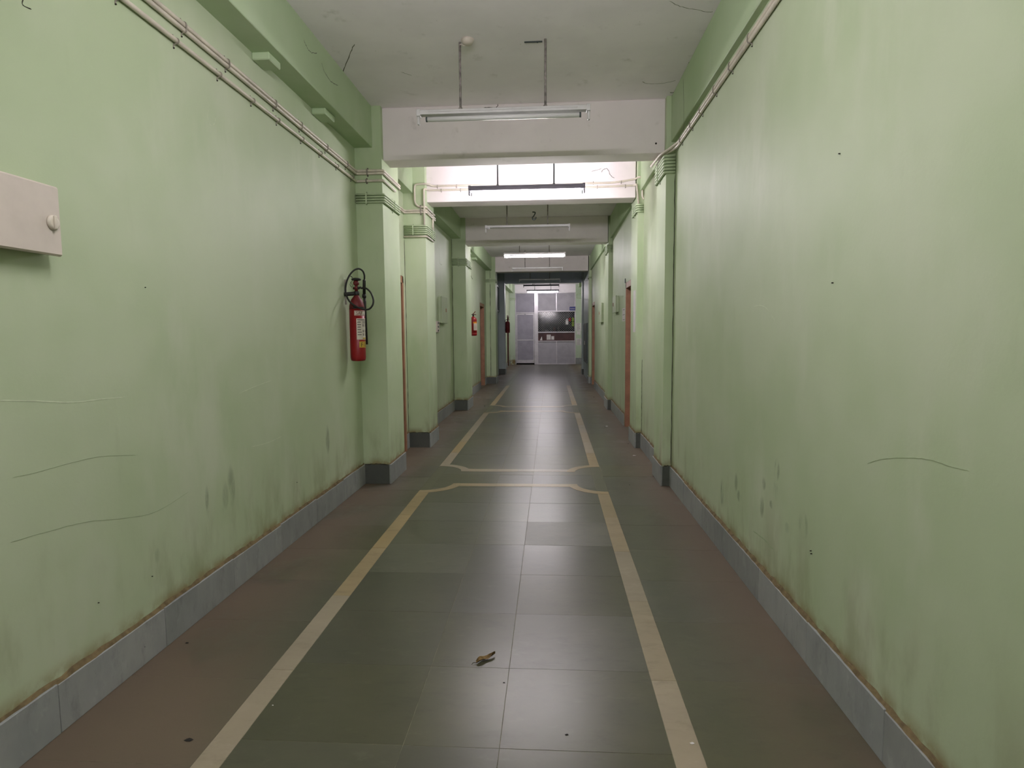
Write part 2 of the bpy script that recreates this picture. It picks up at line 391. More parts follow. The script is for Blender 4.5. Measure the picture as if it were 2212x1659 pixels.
# ------------------------------------------------------------------ floor: bed plus individual slabs and marble strips
b = MB(); b.box((XL - .25, Y0 - .15, -.15), (XR + .45, 31, -.0009)); floor = obj('floor', b, M['grout'], kind='structure')
SL0, SL1, SR0, SR1 = -1.216, -1.116, .412, .516
cols = [(XL, SL0), (SL1, -.526), (-.526, -.184), (-.184, SR0), (SR1, XR)]
row0 = [2.351 % .508, 1.98 % .505, 1.98 % .505, 1.98 % .505, 2.43 % .508]
G = .0009
FARY = 17.0
far = MB()
def slab(mb, x0, x1, y0, y1, dz=0): mb.box((x0 + G, y0 + G, -.02), (x1 - G, y1 - G, dz), .0005)
for ci, (x0, x1) in enumerate(cols):
    st = .508 if ci in (0, 4) else .5055
    y = row0[ci] - 2 * st
    while y < 27:
        y1 = y + st
        if y < FARY:
            o = MB(); slab(o, x0, x1, y, y1, random.uniform(-.0004, .0004))
            special = ci == 3 and 3.9 < y < 4.1
            obj('floor_slab', o, M['kota_dull'] if special else M['kota'], floor, origin=(x0, y, 0), label='dull worn slab among polished ones' if special else None)
        else: slab(far, x0, x1, y, y1)
        y = y1
panels = [(-3.5, 5.39), (6.42, 10.80), (11.83, 16.27)]
def in_panel(y):
    return any(a - .01 <= y < c - .01 for a, c in panels)
for (x0, x1) in ((SL0, SL1), (SR0, SR1)):
    for k, (a, c) in enumerate(panels):
        n = round((c - a) / .72); st = (c - a) / n
        for i in range(n):
            o = MB(); slab(o, x0, x1, a + i * st, a + (i + 1) * st, .0003)
            obj('marble_strip', o, M['marble'], floor, origin=(x0, a + i * st, 0))
    for (a, c) in ((5.39, 6.42), (10.80, 11.83)):
        o = MB(); slab(o, x0, x1, a, c); obj('floor_slab', o, M['kota'], floor, origin=(x0, a, 0), label='narrow green slab between two marble strips')
    slab(far, x0, x1, 16.27, 27)
obj('far_slabs', far, M['kota'], floor, kind='stuff')
# cross strips with scrolled corners, let into the slabs
def corner(cx, cy, sx, sy, r0=.262, r1=.345, n=9):
    pts = [(cx + sx * r0 * math.cos(t), cy + sy * r0 * math.sin(t)) for t in [math.pi / 2 * i / n for i in range(n + 1)]]
    pts += [(cx + sx * r1 * math.cos(t), cy + sy * r1 * math.sin(t)) for t in [math.pi / 2 * i / n for i in range(n, -1, -1)]]
    return pts
def cross(yin, yout, yside):
    """yout: edge facing the next panel; yin: edge towards the panel; yside: end of the side strips"""
    o = MB(); lo, hi = min(yin, yout), max(yin, yout)
    for x0, x1 in ((-.945, -.35), (-.35, .245)):
        q = MB(); q.box((x0 + .0008, lo, -.003), (x1 - .0008, hi, .0011)); obj('marble_strip', q, M['marble'], floor, origin=(x0, lo, 0))
    sy = -1 if yout > yside else 1
    for cx, sx in ((SL0 + .002, 1), (SR1 - .002, -1)):
        q = MB(); ro = abs(yout - yside); ri = ro + .085
        # annular quarter, built strip by strip
        n = 12; vs = []; 
        for i in range(n + 1):
            t = math.pi / 2 * i / n
            for r in (ro, ri):
                x = cx + sx * r * math.cos(t) * (.27 / ro if r == ro else .355 / ri); yy = yout + sy * r * math.sin(t)
                vs.append((x, yy, .0014))
        m = len(vs); vs += [(x, y, -.003) for x, y, z in vs]; fs = []
        for i in range(n):
            a, bb, c, d = 2 * i, 2 * i + 1, 2 * i + 3, 2 * i + 2
            fs += [[a, bb, c, d], [m + a, m + d, m + c, m + bb], [a, d, m + d, m + a], [bb, m + bb, m + c, c]]
        fs += [[0, m, m + 1, 1], [2 * n, 2 * n + 1, m + 2 * n + 1, m + 2 * n]]
        q.add(vs, fs); obj('marble_scroll', q, M['marble'], floor, origin=(cx, yout, 0))
cross(5.565, 5.665, 5.40); cross(6.28, 6.165, 6.41); cross(10.90, 11.05, 10.79); cross(11.71, 11.575, 11.84)

# ------------------------------------------------------------------ skirting
bl = bpy.data.objects.new('baseboard_left', None); br = bpy.data.objects.new('baseboard_right', None)
for q in (bl, br): C.objects.link(q); q['kind'] = 'structure'
def run_y(parent, x, sgn, a, c, mat=None, h=SK, L=.6):
    """skirting slabs along a wall; sgn is the direction into the corridor"""
    n = max(1, round((c - a) / L)); st = (c - a) / n
    for i in range(n):
        t = .017 + random.uniform(-.001, .001); hh = h + random.uniform(-.004, .004)
        o = MB(); o.box((x, a + i * st + .0012, 0), (x + sgn * t, a + (i + 1) * st - .0012, hh), .002)
        obj('skirting_slab', o, mat or M['skirt'], parent, origin=(x, a + i * st, 0))
def run_x(parent, y, x0, x1, mat=None, h=SK):
    o = MB(); o.box((x0, y, 0), (x1, y - .017, h), .002); obj('skirting_slab', o, mat or M['skirt_dark'], parent, origin=(x0, y, 0), label='dark grey skirting slab on pillar front')
def mortar(parent, x, sgn, a, c, z=SK):
    pts = []; y = a
    n = max(6, int((c - a) / .05))
    vs = []; fs = []
    for i in range(n + 1):
        y = a + (c - a) * i / n; k = random.random(); k2 = random.random()
        vs += [(x, y, z - .002), (x + sgn * (.010 + .006 * k2), y, z - .002), (x + sgn * (.003 + .004 * k2), y, z + .006 + .008 * k), (x, y, z + .010 + .012 * k)]
    for i in range(n):
        for q in range(4): fs.append([i * 4 + q, i * 4 + (q + 1) % 4, i * 4 + 4 + (q + 1) % 4, i * 4 + 4 + q])
    o = MB(); o.add(vs, fs); obj('mortar_line', o, M['mortar'], parent)
L_runs = [(Y0, 5.64), (7.24, 7.48), (8.03, 11.12), (11.83, 15.36), (16.5, 16.9), (21.2, 24.9), (26.1, 26.75)]
R_runs = [(Y0, 5.64), (6.10, 7.49), (9.28, 11.20), (11.80, 15.55), (16.66, 16.9)]
for a, c in L_runs:
    run_y(bl, XL, 1, a, c)
    if a < 16: mortar(bl, XL, 1, max(a, 0), c)
for a, c in R_runs:
    run_y(br, XR, -1, a, c)
    if a < 16: mortar(br, XR, -1, max(a, 0), c)
run_y(br, XF, -1, 20.9, 26.9)
for i, (a, c, x) in enumerate(pillars_l):
    run_y(bl, x, 1, a - .017, c); 
    if i < 5: run_x(bl, a, XL, x); 
    if i < 3: mortar(bl, x, 1, a, c)
for i, (a, c, x) in enumerate(pillars_r):
    run_y(br, x, -1, a - .017, c); run_x(br, a, x, XR, M['skirt'] if i == 3 else None)
    if i < 3: mortar(br, x, -1, a, c)

# ------------------------------------------------------------------ doors
def door(n, xw, sgn, a, c, ztop, leafx, proud=.0, handle=False, mat='frame'):
    """frame stands in the opening a..c; sgn points into the corridor"""
    d = bpy.data.objects.new('door_%d' % n, None); C.objects.link(d); d['kind'] = 'structure'; d.location = (xw, (a + c) / 2, 0)
    o = MB(); xf = xw + sgn * proud; xb = leafx - sgn * .03; t = .055
    for yy in ((a, a + t), (c - t, c)): o.box((xf, yy[0], 0), (xb, yy[1], ztop - .002), .003)
    o.box((xf, a, ztop - .085), (xb, c, ztop), .003)
    obj('door_frame', o, M[mat], d)
    o = MB(); o.box((leafx, a + t, .008), (leafx - sgn * .03, c - t, ztop - .085), .002)
    for z0, z1 in ((.2, .95), (1.1, 1.95)): o.box((leafx + sgn * .006, a + t + .12, z0), (leafx, c - t - .12, z1), .003)
    lf = obj('door_leaf', o, M['leaf'], d)
    if handle:
        yy = 8.94; hx = leafx + sgn * .052
        o = MB(); o.tube(smooth_path([(leafx, yy, 1.245), (hx, yy, 1.245), (hx, yy, 1.07), (leafx, yy, 1.07)], .022), .006, 8)
        obj('door_handle', o, M['steel'], lf)
        o = MB(); o.box((leafx, yy - .06, .955), (leafx + sgn * .022, yy + .16, .985), .003); o.tube([(leafx + sgn * .03, yy - .08, .97), (leafx + sgn * .03, yy + .14, .97)], .006, 8)
        obj('door_bolt', o, M['steel'], lf)
        p = thing('padlock', 'small steel padlock hanging on the brown door past second right pillar', 'padlock', (leafx + sgn * .04, yy - .02, .9))
        o = MB(); o.tube(smooth_path([(leafx + sgn * .042, yy - .035, .925), (leafx + sgn * .042, yy - .035, .965), (leafx + sgn * .042, yy - .005, .965), (leafx + sgn * .042, yy - .005, .925)], .014), .003, 6); obj('shackle', o, M['steel'], p)
        o = MB(); o.box((leafx + sgn * .03, yy - .045, .88), (leafx + sgn * .055, yy + .005, .928), .005); obj('lock_body', o, M['steel'], p)
    # dark room behind, so the opening is never see-through
    o = MB(); o.box((xw - sgn * .2, a - .02, 0), (xw - sgn * .22, c + .02, ztop + .02)); obj('backing_board', o, M['dark'], d)
    return d
door(1, XL, 1, 6.30, 7.24, 2.13, -1.90, proud=.04)
door(2, XR, -1, 8.25, 9.22, 2.17, 1.225)
door(3, XL, 1, 15.42, 16.44, 2.21, -1.91)
door(4, XR, -1, 15.6, 16.62, 2.21, 1.235)
door(5, XL, 1, 25.0, 26.0, 2.15, -1.93, mat='leaf')
o = MB(); o.prism([(9.20, 2.17), (9.26, 2.17), (9.26, 2.215), (9.235, 2.235), (9.22, 2.21)], 'x', XR - .012, XR + .01)
tag(obj('frame_stub', o, M['cabg'], origin=(XR, 9.23, 2.17)), 'grey chipped stub above the far corner of the brown right-hand door frame', 'bracket')

# ------------------------------------------------------------------ fluorescent battens on drop rods
def fixture(y, x0, x1, zt, tube, label, rods=(-.65, -.035), dark=False, group='tube lights hung along the corridor', short=0.0, cy=None, rodz=ZC):
    f = thing('tube_light', label, 'light', ((x0 + x1) / 2, y, zt), group)
    m = M['battend'] if dark else M['batten']; hh = .052 if dark else .034
    o = MB(); o.prism([(y - .027, zt - .004), (y - .02, zt), (y + .02, zt), (y + .027, zt - .004), (y + .027, zt - hh), (y - .027, zt - hh)], 'x', x0 + .006, x1 - .006)
    o.box((x0 + .09, y - .031, zt - .018), (x1 - .09, y - .027, zt - .008))
    obj('batten', o, m, f)
    for xx, s in ((x0, 1), (x1, -1)):
        o = MB(); o.box((xx, y - .03, zt - .044), (xx + s * .028, y + .03, zt + .004), .003)
        o.box((xx + s * .002, y - .014, zt - .1), (xx + s * .02, y + .014, zt - .04), .004)
        obj('tube_holder', o, m, f)
    if tube:
        a, c = x0 + .03 + short, x1 - .03 - short; tz = (.088 if dark else .075) if tube == 'lit' else .062
        o = MB(); o.tube([(a, y, zt - tz), (c, y, zt - tz)], .0175, 14)
        t = obj('tube', o, M['lit'] if tube == 'lit' else M['tubeoff'], f)
        for q, s in ((a, -1), (c, 1)):
            o = MB(); o.lathe([(.0185, 0), (.0185, .012)], (q if s < 0 else q - .012, y, zt - tz), 14, 'x')
            obj('end_cap', o, m if dark else M['cabg'], t)
    else:
        o = MB(); o.box((x0 + .03, y - .012, zt - .05), (x0 + .075, y + .012, zt - .034), .003); obj('starter', o, m, f)
    for i, r in enumerate(rods):
        o = MB(); o.tube([(r, y, zt), (r + .002, y, rodz)], .0085, 8)
        o.lathe([(.014, 0), (.014, .012)], (r, y, zt), 8)
        obj('drop_rod', o, M['cabg'] if dark else M['rod'], f)
    return f
G1 = None
fixture(1.75, -.95, .34, 3.055, 'lit', 'lit tube light overhead, out of frame above the viewer')
fixture(-3.2, -.95, .34, 3.055, 'lit', 'added tube light far behind the viewer, unseen fill for indirect light')  # added lamp out of view, lifts the indirect light
fixture(4.50, -.97, .286, 3.062, 'off', 'unlit white tube light nearest the viewer, with a thick white tube', short=.035)
fixture(6.80, -.907, .379, 3.062, 'lit', 'glowing tube light in front of the bright second cross beam', rods=(-.582, .038), dark=True)
fixture(9.30, -.994, .294, 3.064, None, 'empty white light batten behind the second cross beam', rods=(-.661, -.044))
fixture(12.8, -.984, .313, 3.099, 'lit', 'glowing tube light between third and fourth cross beams', rods=(-.65, -.03))
fixture(15.6, -.989, .311, 3.092, None, 'empty white light batten in front of the fourth cross beam', rods=(-.656, -.03))
fixture(19.2, -1.0, .30, 3.11, None, 'dim empty light batten in the unlit slate bay', rods=(-.65, -.03))
fixture(21.9, -.985, .303, 3.14, None, 'empty backlit light batten just beyond the slate beam', rods=(-.642, -.028), dark=True)
fixture(24.5, -.972, .329, 3.135, 'lit', 'glowing tube light over the aluminium partition', rods=(-.645, .005), dark=True)
# ceiling rose, plate and hooks
o = MB(); o.lathe([(.045, 0), (.045, -.012), (.034, -.032), (.012, -.040)][::-1], (-.586, 4.46, ZC), 20)
tag(obj('ceiling_rose', o, M['box'], origin=(-.586, 4.46, ZC)), 'round white ceiling rose above the nearest tube light', 'ceiling rose')
o = MB(); o.box((-.185, 4.522, ZC - .006), (-.055, 4.54, ZC), .002); o.lathe([(.006, -.004), (.006, 0)], (-.09, 4.53, ZC - .006), 8)
tag(obj('ceiling_plate', o, M['cabg'], origin=(-.12, 4.53, ZC)), 'thin metal fixing plate on ceiling right of the ceiling rose', 'plate')
o = MB(); o.tube(spline([(-.58, 4.47, ZC - .028), (-.61, 4.475, ZC - .035), (-.64, 4.49, ZC - .018), (-.655, 4.5, ZC - .03)]), .004, 6)
tag(obj('lamp_wire', o, M['box'], origin=(-.6, 4.48, ZC)), 'short white wire from ceiling rose to the left rod', 'wire')
o = MB(); o.tube(spline([on_y(1150, 458, 9.6), on_y(1156, 459, 9.6), on_y(1154, 465, 9.6), on_y(1150, 471, 9.6), on_y(1153, 475, 9.6), on_y(1157, 472, 9.6), on_y(1158, 469, 9.6)]), .009, 8)
tag(obj('fan_hook', o, M['cabg'], origin=on_y(1153, 462, 9.6)), 'dark curled fan hook on ceiling between second and third cross beams', 'hook')

# ------------------------------------------------------------------ conduits
PRr = .0118
ORD = ['topmost', 'second from top', 'third from top', 'fourth from top', 'fifth from top', 'lowest']
def pipe(pts, mat, label, group, r=PRr, bend=.03):
    o = MB(); o.tube(smooth_path(pts, bend), r, 10)
    q = obj('conduit_pipe', o, mat, origin=pts[0]); tag(q, label, 'pipe', group); return q
def strap_x(parent, y, x, sgn, z0, z1, mat):
    """strap over pipes that run along a wall of constant x"""
    o = MB(); t = 2 * PRr + .006
    o.tube(smooth_path([(x, y, z0 - .018), (x + sgn * .003, y, z0 - .004), (x + sgn * t, y, z0 + .003), (x + sgn * t, y, z1 - .003), (x + sgn * .003, y, z1 + .004), (x, y, z1 + .018)], .01), .0035, 6)
    q = obj('saddle_clip', o, mat, parent)
    o = MB(); o.lathe([(.0035, 0), (.0035, .006)] if sgn > 0 else [(.0035, -.006), (.0035, 0)], (x, y, z0 - .02), 8, 'x'); obj('screw', o, M['screw'], q)
def strap_y(parent, x, y, z0, z1, mat):
    o = MB(); t = 2 * PRr + .004
    o.box((x - .007, y - t, z0), (x + .007, y - t - .002, z1), .0008)
    o.box((x - .007, y, z0 - .015), (x + .007, y - .004, z0)); o.box((x - .007, y, z1), (x + .007, y - .004, z1 + .015))
    o.box((x - .007, y, z0 - .001), (x + .007, y - t, z0 + .001)); o.box((x - .007, y, z1 - .001), (x + .007, y - t, z1 + .001))
    q = obj('pipe_strap', o, mat, parent)
    o = MB()
    o.lathe([(.0035, -.007), (.0035, 0)], (x, y, z0 - .008), 8, 'y'); obj('screw', o, M['screw'], q)
    o = MB(); o.lathe([(.0035, -.007), (.0035, 0)], (x, y, z1 + .008), 8, 'y'); obj('screw', o, M['screw'], q)
g = PRr + .003
yf1 = 5.64 - g; xs1 = PL + g
gL = 'cream conduits along the left wall'
# pair that runs along the left wall, round the first pillar, back to the wall and round the second pillar
up = []
for k, (zn, zf) in enumerate(((2.978, 2.947), (2.951, 2.922))):
    zn2 = 2.945 if k == 0 else 2.918
    pts = [(XL + g, 0, zn), (XL + g, 3, zn - .01), (XL + g, yf1, zf), (xs1, yf1, zf), (xs1, 6.24 + g, zf), (XL + g, 6.24 + g + .1, zf), (XL + g, 7.48 - g, zf + .0), (PL + .02 + g, 7.48 - g, zf + .002), (PL + .02 + g, 8.03 + g, zf), (XL + .1, 8.03 + g, zf)]
    up.append(pipe(pts, M['pipe'], ('upper' if k == 0 else 'lower') + ' cream conduit of the touching pair on the left wall and pillars', gL))
for y, z in [(1.9, 2.96), (2.99, 2.955), (3.39, 2.953), (3.97, 2.947), (4.38, 2.945), (4.88, 2.94), (5.36, 2.937), (6.75, 2.935)]:
    strap_x(up[0], y, XL, 1, z - .024, z + .024, M['clip'])
strap_y(up[0], -1.69, 5.64, 2.91, 2.96, M['clip']); strap_y(up[0], -1.59, 7.48, 2.906, 3.0, M['clip'])
o = None
low = pipe([(XL + g, 0, 2.868), (XL + g, 3, 2.86), (XL + g, yf1, 2.853), (xs1, yf1, 2.857), (xs1, 6.06, 2.857)], M['pipe'], 'single cream conduit below the pair on the left wall', gL)
for y in (1.95, 2.53, 2.92, 3.30, 3.67, 4.01, 4.40, 4.75, 5.12, 5.50): strap_x(low, y, XL, 1, 2.858 - .012, 2.858 + .012, M['clip'])
strap_y(low, -1.70, 5.64, 2.845, 2.869, M['clip'])
def bundle(side, y, ys, xface, n, ztop, sp, mat, desc, strap=None, first_mat=None):
    g_ = PRr + .004; sgn = 1 if side == 'l' else -1; xw = XL + .005 if side == 'l' else XR - .005
    ps = []
    for k in range(n):
        z = ztop - sp * (k + .5)
        nm = ORD[k] if k < n - 1 else 'lowest'
        if n == 2: nm = ('upper', 'lower')[k]
        ps.append(pipe([(xw, y - g_, z), (xface + sgn * g_, y - g_, z), (xface + sgn * g_, ys, z), (xface + sgn * g_ - sgn * .03, ys + .03, z)],
            mat, '%s of the %d green painted pipes wrapped round %s' % (nm, n, desc), 'green pipes round ' + desc, r=min(sp * .41, .0118)))
    if strap is not None: strap_y(ps[0], strap, y, ztop - sp * n - .002, ztop + .002, mat)
    strap_x(ps[0], (y + ys) / 2 + .05, xface, sgn, ztop - sp * n, ztop, mat)
    return ps
bundle('l', 5.64, 6.22, PL, 4, 2.745, .0235, M['pipeg'], 'the first left pillar', -1.705)
bundle('l', 7.48, 8.0, PL + .02, 5, 2.772, .0238, M['pipeg'], 'the second left pillar', -1.69)
bundle('l', 11.12, 11.8, PL, 5, 2.803, .0268, M['pipeg'], 'the third left pillar', -1.69)
bundle('l', 16.90, 17.3, PL + .015, 3, 2.925, .031, M['pipeg'], 'the fourth left pillar', -1.70)
bundle('r', 5.64, 6.09, PR, 6, 3.022, .0285, M['pipeg'], 'the first right pillar')
bundle('r', 7.49, 7.85, PR + .01, 4, 2.975, .027, M['pipeg'], 'the second right pillar')
bundle('r', 11.20, 11.7, PR + .01, 5, 3.02, .029, M['pipeg'], 'the third right pillar')
bundle('r', 16.90, 17.2, PR + .02, 2, 2.96, .031, M['pipeg'], 'the fourth right pillar')
x2 = PL + .02
pipe([(XL + .005, 7.48 - g, 2.632), (x2 + g, 7.48 - g, 2.632), (x2 + g, 7.9, 2.632)], M['pipe'], 'cream conduit under the green pipes on the second left pillar', gL)
# two conduits across the second cross beam
yb = 7.60 - g; gB = 'conduits across the second cross beam'
A = pipe([(x2 + g, 8.0, 2.985), (x2 + g, 7.48 - g, 2.985), (-1.62, 7.48 - g, 2.99), (-1.663, 7.48 - g, 3.04), (-1.663, 7.48 - g, 3.262), (-1.50, 7.48 - g, 3.262), (-1.46, yb, 3.262), (.75, yb, 3.250), (1.02, yb, 3.285), (1.06, 7.49 - g, 3.285), (1.10, 7.49 - g, 3.275), (1.10, 7.49 - g, 3.05), (XR, 7.49 - g, 3.02)], M['pipe'], 'upper cream conduit crossing the second beam behind the lamp', gB, bend=.045)
B = pipe([(-1.548, 7.48 - g, 2.77), (-1.548, 7.48 - g, 3.205), (-1.50, yb, 3.212), (.6, yb, 3.205), (1.02, yb, 3.212), (1.03, 7.49 - g, 3.20), (1.055, 7.49 - g, 2.97)], M['pipe'], 'lower cream conduit crossing the second beam behind the lamp', gB, bend=.03)
for pp, z in ((A, 3.258), (B, 3.208)):
    for x in (-1.40, -1.16, .52, .86):
        x += 0 if z > 3.22 else .05
        o = MB(); o.tube(smooth_path([(x, 7.6, z - .02), (x, 7.6 - .027, z - .006), (x, 7.6 - .027, z + .01), (x, 7.6, z + .02)], .01), .003, 6); obj('saddle_clip', o, M['clip'], pp)
pipe([(x2 + g, 7.88, 2.99), (x2 + g, 7.88, 2.772)], M['pipe'], 'short upright conduit on the side of the second left pillar', gL)
# right wall pair
gR = 'cream conduits along the right wall'
r1 = pipe([(XR - g, 0, 3.075), (XR - g, 5.45, 3.073), (1.045, 5.56, 3.045), (.99, 5.66, 3.03), (.972, 6.05, 3.03)], M['pipe'], 'upper cream conduit on the right wall, swinging under the first beam', gR, bend=.08)
r2 = pipe([(XR - g, 0, 3.048), (XR - g, 5.47, 3.047), (1.07, 5.58, 3.036), (PR - g - .001, 5.68, 3.036), (PR - g - .001, 6.04, 3.036)], M['pipe'], 'lower cream conduit on the right wall, hugging the first right pillar', gR, bend=.06)
for y in (2.9, 3.569, 3.925, 4.283, 4.661, 4.972, 5.344): strap_x(r1, y, XR, -1, 3.036, 3.086, M['clip'])
# small wires
for pts, lab in (([(XL + .004, 4.45, 3.15), (XL + .004, 4.45, 3.0)], None),):
    pass
o = MB(); o.tube([on_x(963, 645, XL + .004) + Vector((0, -.15, .75)), on_x(963, 645, XL + .004) + Vector((0, -.15, .55)), on_x(963, 645, XL + .004) + Vector((0, .02, .52))], .005, 6)

# ------------------------------------------------------------------ wall boxes, switches, papers
def cabinet(name, label, xw, sgn, a, c, z0, z1, d, mat, cat, knob=None, latch=True, group=None):
    t = thing(name, label, cat, (xw, (a + c) / 2, z0), group)
    o = MB(); o.box((xw, a + .008, z0 + .008), (xw + sgn * (d - .018), c - .008, z1 - .008), .003); obj('back_box', o, mat, t)
    o = MB(); o.box((xw + sgn * (d - .018), a, z0), (xw + sgn * d, c, z1), .006)
    dd = obj('cover_door', o, mat, t)
    if knob:
        y, z = knob
        o = MB(); o.lathe([(.026, 0), (.026, .004), (.022, .009), (0.016, .010)], (xw + sgn * d, y, z), 24, 'x')
        o.box((xw + sgn * d, y - .006, z - .024), (xw + sgn * (d + .017), y + .006, z + .024), .003); obj('latch', o, M['pipe'], dd, label='round beige turn latch')
    elif latch:
        y, z = (a + (c - a) * .7, (z0 + z1) / 2)
        o = MB(); o.box((xw + sgn * d, y - .02, z - .03), (xw + sgn * (d + .008), y + .02, z + .03), .003); obj('latch', o, M['frame'], dd)
    return t
cabinet('distribution_box', 'large off-white electrical box on the left wall at the frame edge', XL, 1, 1.45, 2.085, 1.732, 1.975, .068, M['box'], 'electrical box', knob=(2.045, 1.845))
cabinet('distribution_box', 'off-white electrical box on left wall between second and third pillars', XL, 1, 9.68, 10.22, 1.603, 2.036, .06, M['boxg'], 'electrical box')
cabinet('distribution_box', 'pale green electrical box on right wall beyond the nearer brown door', XR, -1, 10.1, 10.6, 1.757, 2.04, .055, M['boxg'], 'electrical box')
cabinet('distribution_box', 'thin off-white electrical box on right wall beyond the third right pillar', XR, -1, 13.0, 13.7, 1.635, 2.06, .05, M['boxg'], 'electrical box')
def switchboard(label, xw, sgn, a, c, z0, z1, n):
    t = thing('switchboard', label, 'switch', (xw, (a + c) / 2, z0))
    o = MB(); o.box((xw, a, z0), (xw + sgn * .03, c, z1), .004); obj('plate', o, M['box'], t)
    for i in range(n):
        z = z0 + (i + .5) * (z1 - z0) / n
        o = MB(); o.box((xw + sgn * .03, (a + c) / 2 - .02, z - .012), (xw + sgn * .038, (a + c) / 2 + .02, z + .012), .002); obj('switch', o, M['cabg'], t)
switchboard('small off-white switchboard below and left of the left wall electrical box', XL, 1, 9.39, 9.60, 1.454, 1.63, 3)
switchboard('tall white switchboard beside the far red extinguisher', XL, 1, 12.05, 12.35, 1.66, 1.86, 2)
def sheet(name, label, plane, p0, p1, t=.0015, mat='paper', cat='paper', lines=0, group=None, ink='ink'):
    """thin sheet between two corners; plane 'x-'/'x+' faces the corridor along x, 'y' faces the camera"""
    th = thing(name, label, cat, p0, group)
    o = MB()
    if plane == 'y': o.box((p0[0], p0[1], p0[2]), (p1[0], p0[1] - t, p1[2]))
    else: o.box((p0[0], p0[1], p0[2]), (p0[0] + (t if plane == 'x+' else -t), p1[1], p1[2]))
    obj('sheet', o, M[mat], th)
    if lines:
        o = MB()
        for i in range(lines):
            z = p0[2] + (p1[2] - p0[2]) * (.88 - .76 * i / max(1, lines - 1)); hh = abs(p1[2] - p0[2]) * .018
            f0, f1 = .12, .55 + .3 * random.random()
            if plane == 'y':
                ww = p1[0] - p0[0]; o.box((p0[0] + ww * f0, p0[1] - t - .0006, z - hh), (p0[0] + ww * f1, p0[1] - t, z + hh))
            else:
                s = t if plane == 'x+' else -t; ww = p1[1] - p0[1]
                o.box((p0[0] + s, p0[1] + ww * f0, z - hh), (p0[0] + s * 1.5, p0[1] + ww * f1, z + hh))
        obj('print', o, M[ink], th)
    return th
sheet('paper_notice', 'torn white paper on right wall just beyond the brown door', 'x-', (XR, 9.26, 1.60), (XR, 9.62, 1.80), lines=3)
sheet('paper_notice', 'long pale paper strip on the side of the second right pillar', 'x-', (PR + .01, 7.60, 1.435), (PR + .01, 7.80, 1.955))
sheet('paper_notice', 'white paper on left wall above the far red extinguisher', 'x+', (XL, 12.95, 1.82), (XL, 13.3, 1.98))
# dark steel cabinet on the right of the unlit bay
t = thing('steel_cabinet', 'dark grey steel wall cabinet in the unlit bay on the right', 'cabinet', (XR - .02, 18.0, .55))
o = MB(); o.prism([(XR - .02, .62), (1.03, .52), (1.03, 1.69), (XR - .02, 1.69)], 'y', 17.42, 19.2); obj('cabinet_body', o, M['cabg'], t)
for k in range(2):
    o = MB(); o.box((1.03, 17.45 + k * .87, .6), (1.018, 18.29 + k * .87, 1.66), .004); dq = obj('cabinet_door', o, M['cabg'], t)
    o = MB(); o.box((1.018, 18.2 + k * .1, 1.05), (1.0, 18.23 + k * .1, 1.17), .003); obj('handle', o, M['steel'], dq)
# obscured glazing on the left of the unlit bay
wn = bpy.data.objects.new('window_1', None); C.objects.link(wn); wn['kind'] = 'structure'; wn.location = (XL + .02, 19.7, 2.2)
o = MB(); x = XL + .02
for y0, y1, z0, z1 in ((18.9, 20.6, 2.12, 2.18), (18.9, 20.6, 2.94, 3.0), (18.9, 18.96, 2.18, 2.94), (20.54, 20.6, 2.18, 2.94), (19.72, 19.78, 2.18, 2.94)): o.box((x, y0, z0), (x + .04, y1, z1), .004)
obj('window_frame', o, M['cabg'], wn)
for y0 in (18.96, 19.78):
    o = MB(); o.box((x + .005, y0, 2.18), (x + .02, y0 + .76, 2.94)); obj('pane', o, M['obscure'], wn)

# ------------------------------------------------------------------ fire extinguishers
_fc = {}
def text_mesh(s, size):
    cu = bpy.data.curves.new('t', 'FONT'); cu.body = s; cu.size = size; cu.extrude = .0006; cu.resolution_u = 2
    o = bpy.data.objects.new('t', cu); C.objects.link(o); dg = bpy.context.evaluated_depsgraph_get(); dg.update()
    me = o.evaluated_get(dg).to_mesh(); vs = [tuple(v.co) for v in me.vertices]; fs = [list(p.vertices) for p in me.polygons]
    o.evaluated_get(dg).to_mesh_clear(); bpy.data.objects.remove(o); bpy.data.curves.remove(cu); return vs, fs
def wrap_patch(mb, c, r, t0, t1, z0, z1, n=10, th=.0008):
    vs = []; fs = []
    for i in range(n + 1):
        t = t0 + (t1 - t0) * i / n
        for rr in (r, r + th):
            for z in (z0, z1): vs.append((c[0] + rr * math.cos(t), c[1] + rr * math.sin(t), z))
    for i in range(n):
        a = i * 4; bq = a + 4
        fs += [[a + 2, bq + 2, bq + 3, a + 3], [a, a + 1, bq + 1, bq], [a, bq, bq + 2, a + 2], [a + 1, a + 3, bq + 3, bq + 1]]
    mb.add(vs, fs)
def wrap_text(mb, s, size, c, r, t0, z0):
    vs, fs = text_mesh(s, size)
    mb.add([(c[0] + (r + z + .0008) * math.cos(t0 + x / r), c[1] + (r + z + .0008) * math.sin(t0 + x / r), z0 + y) for x, y, z in vs], fs)

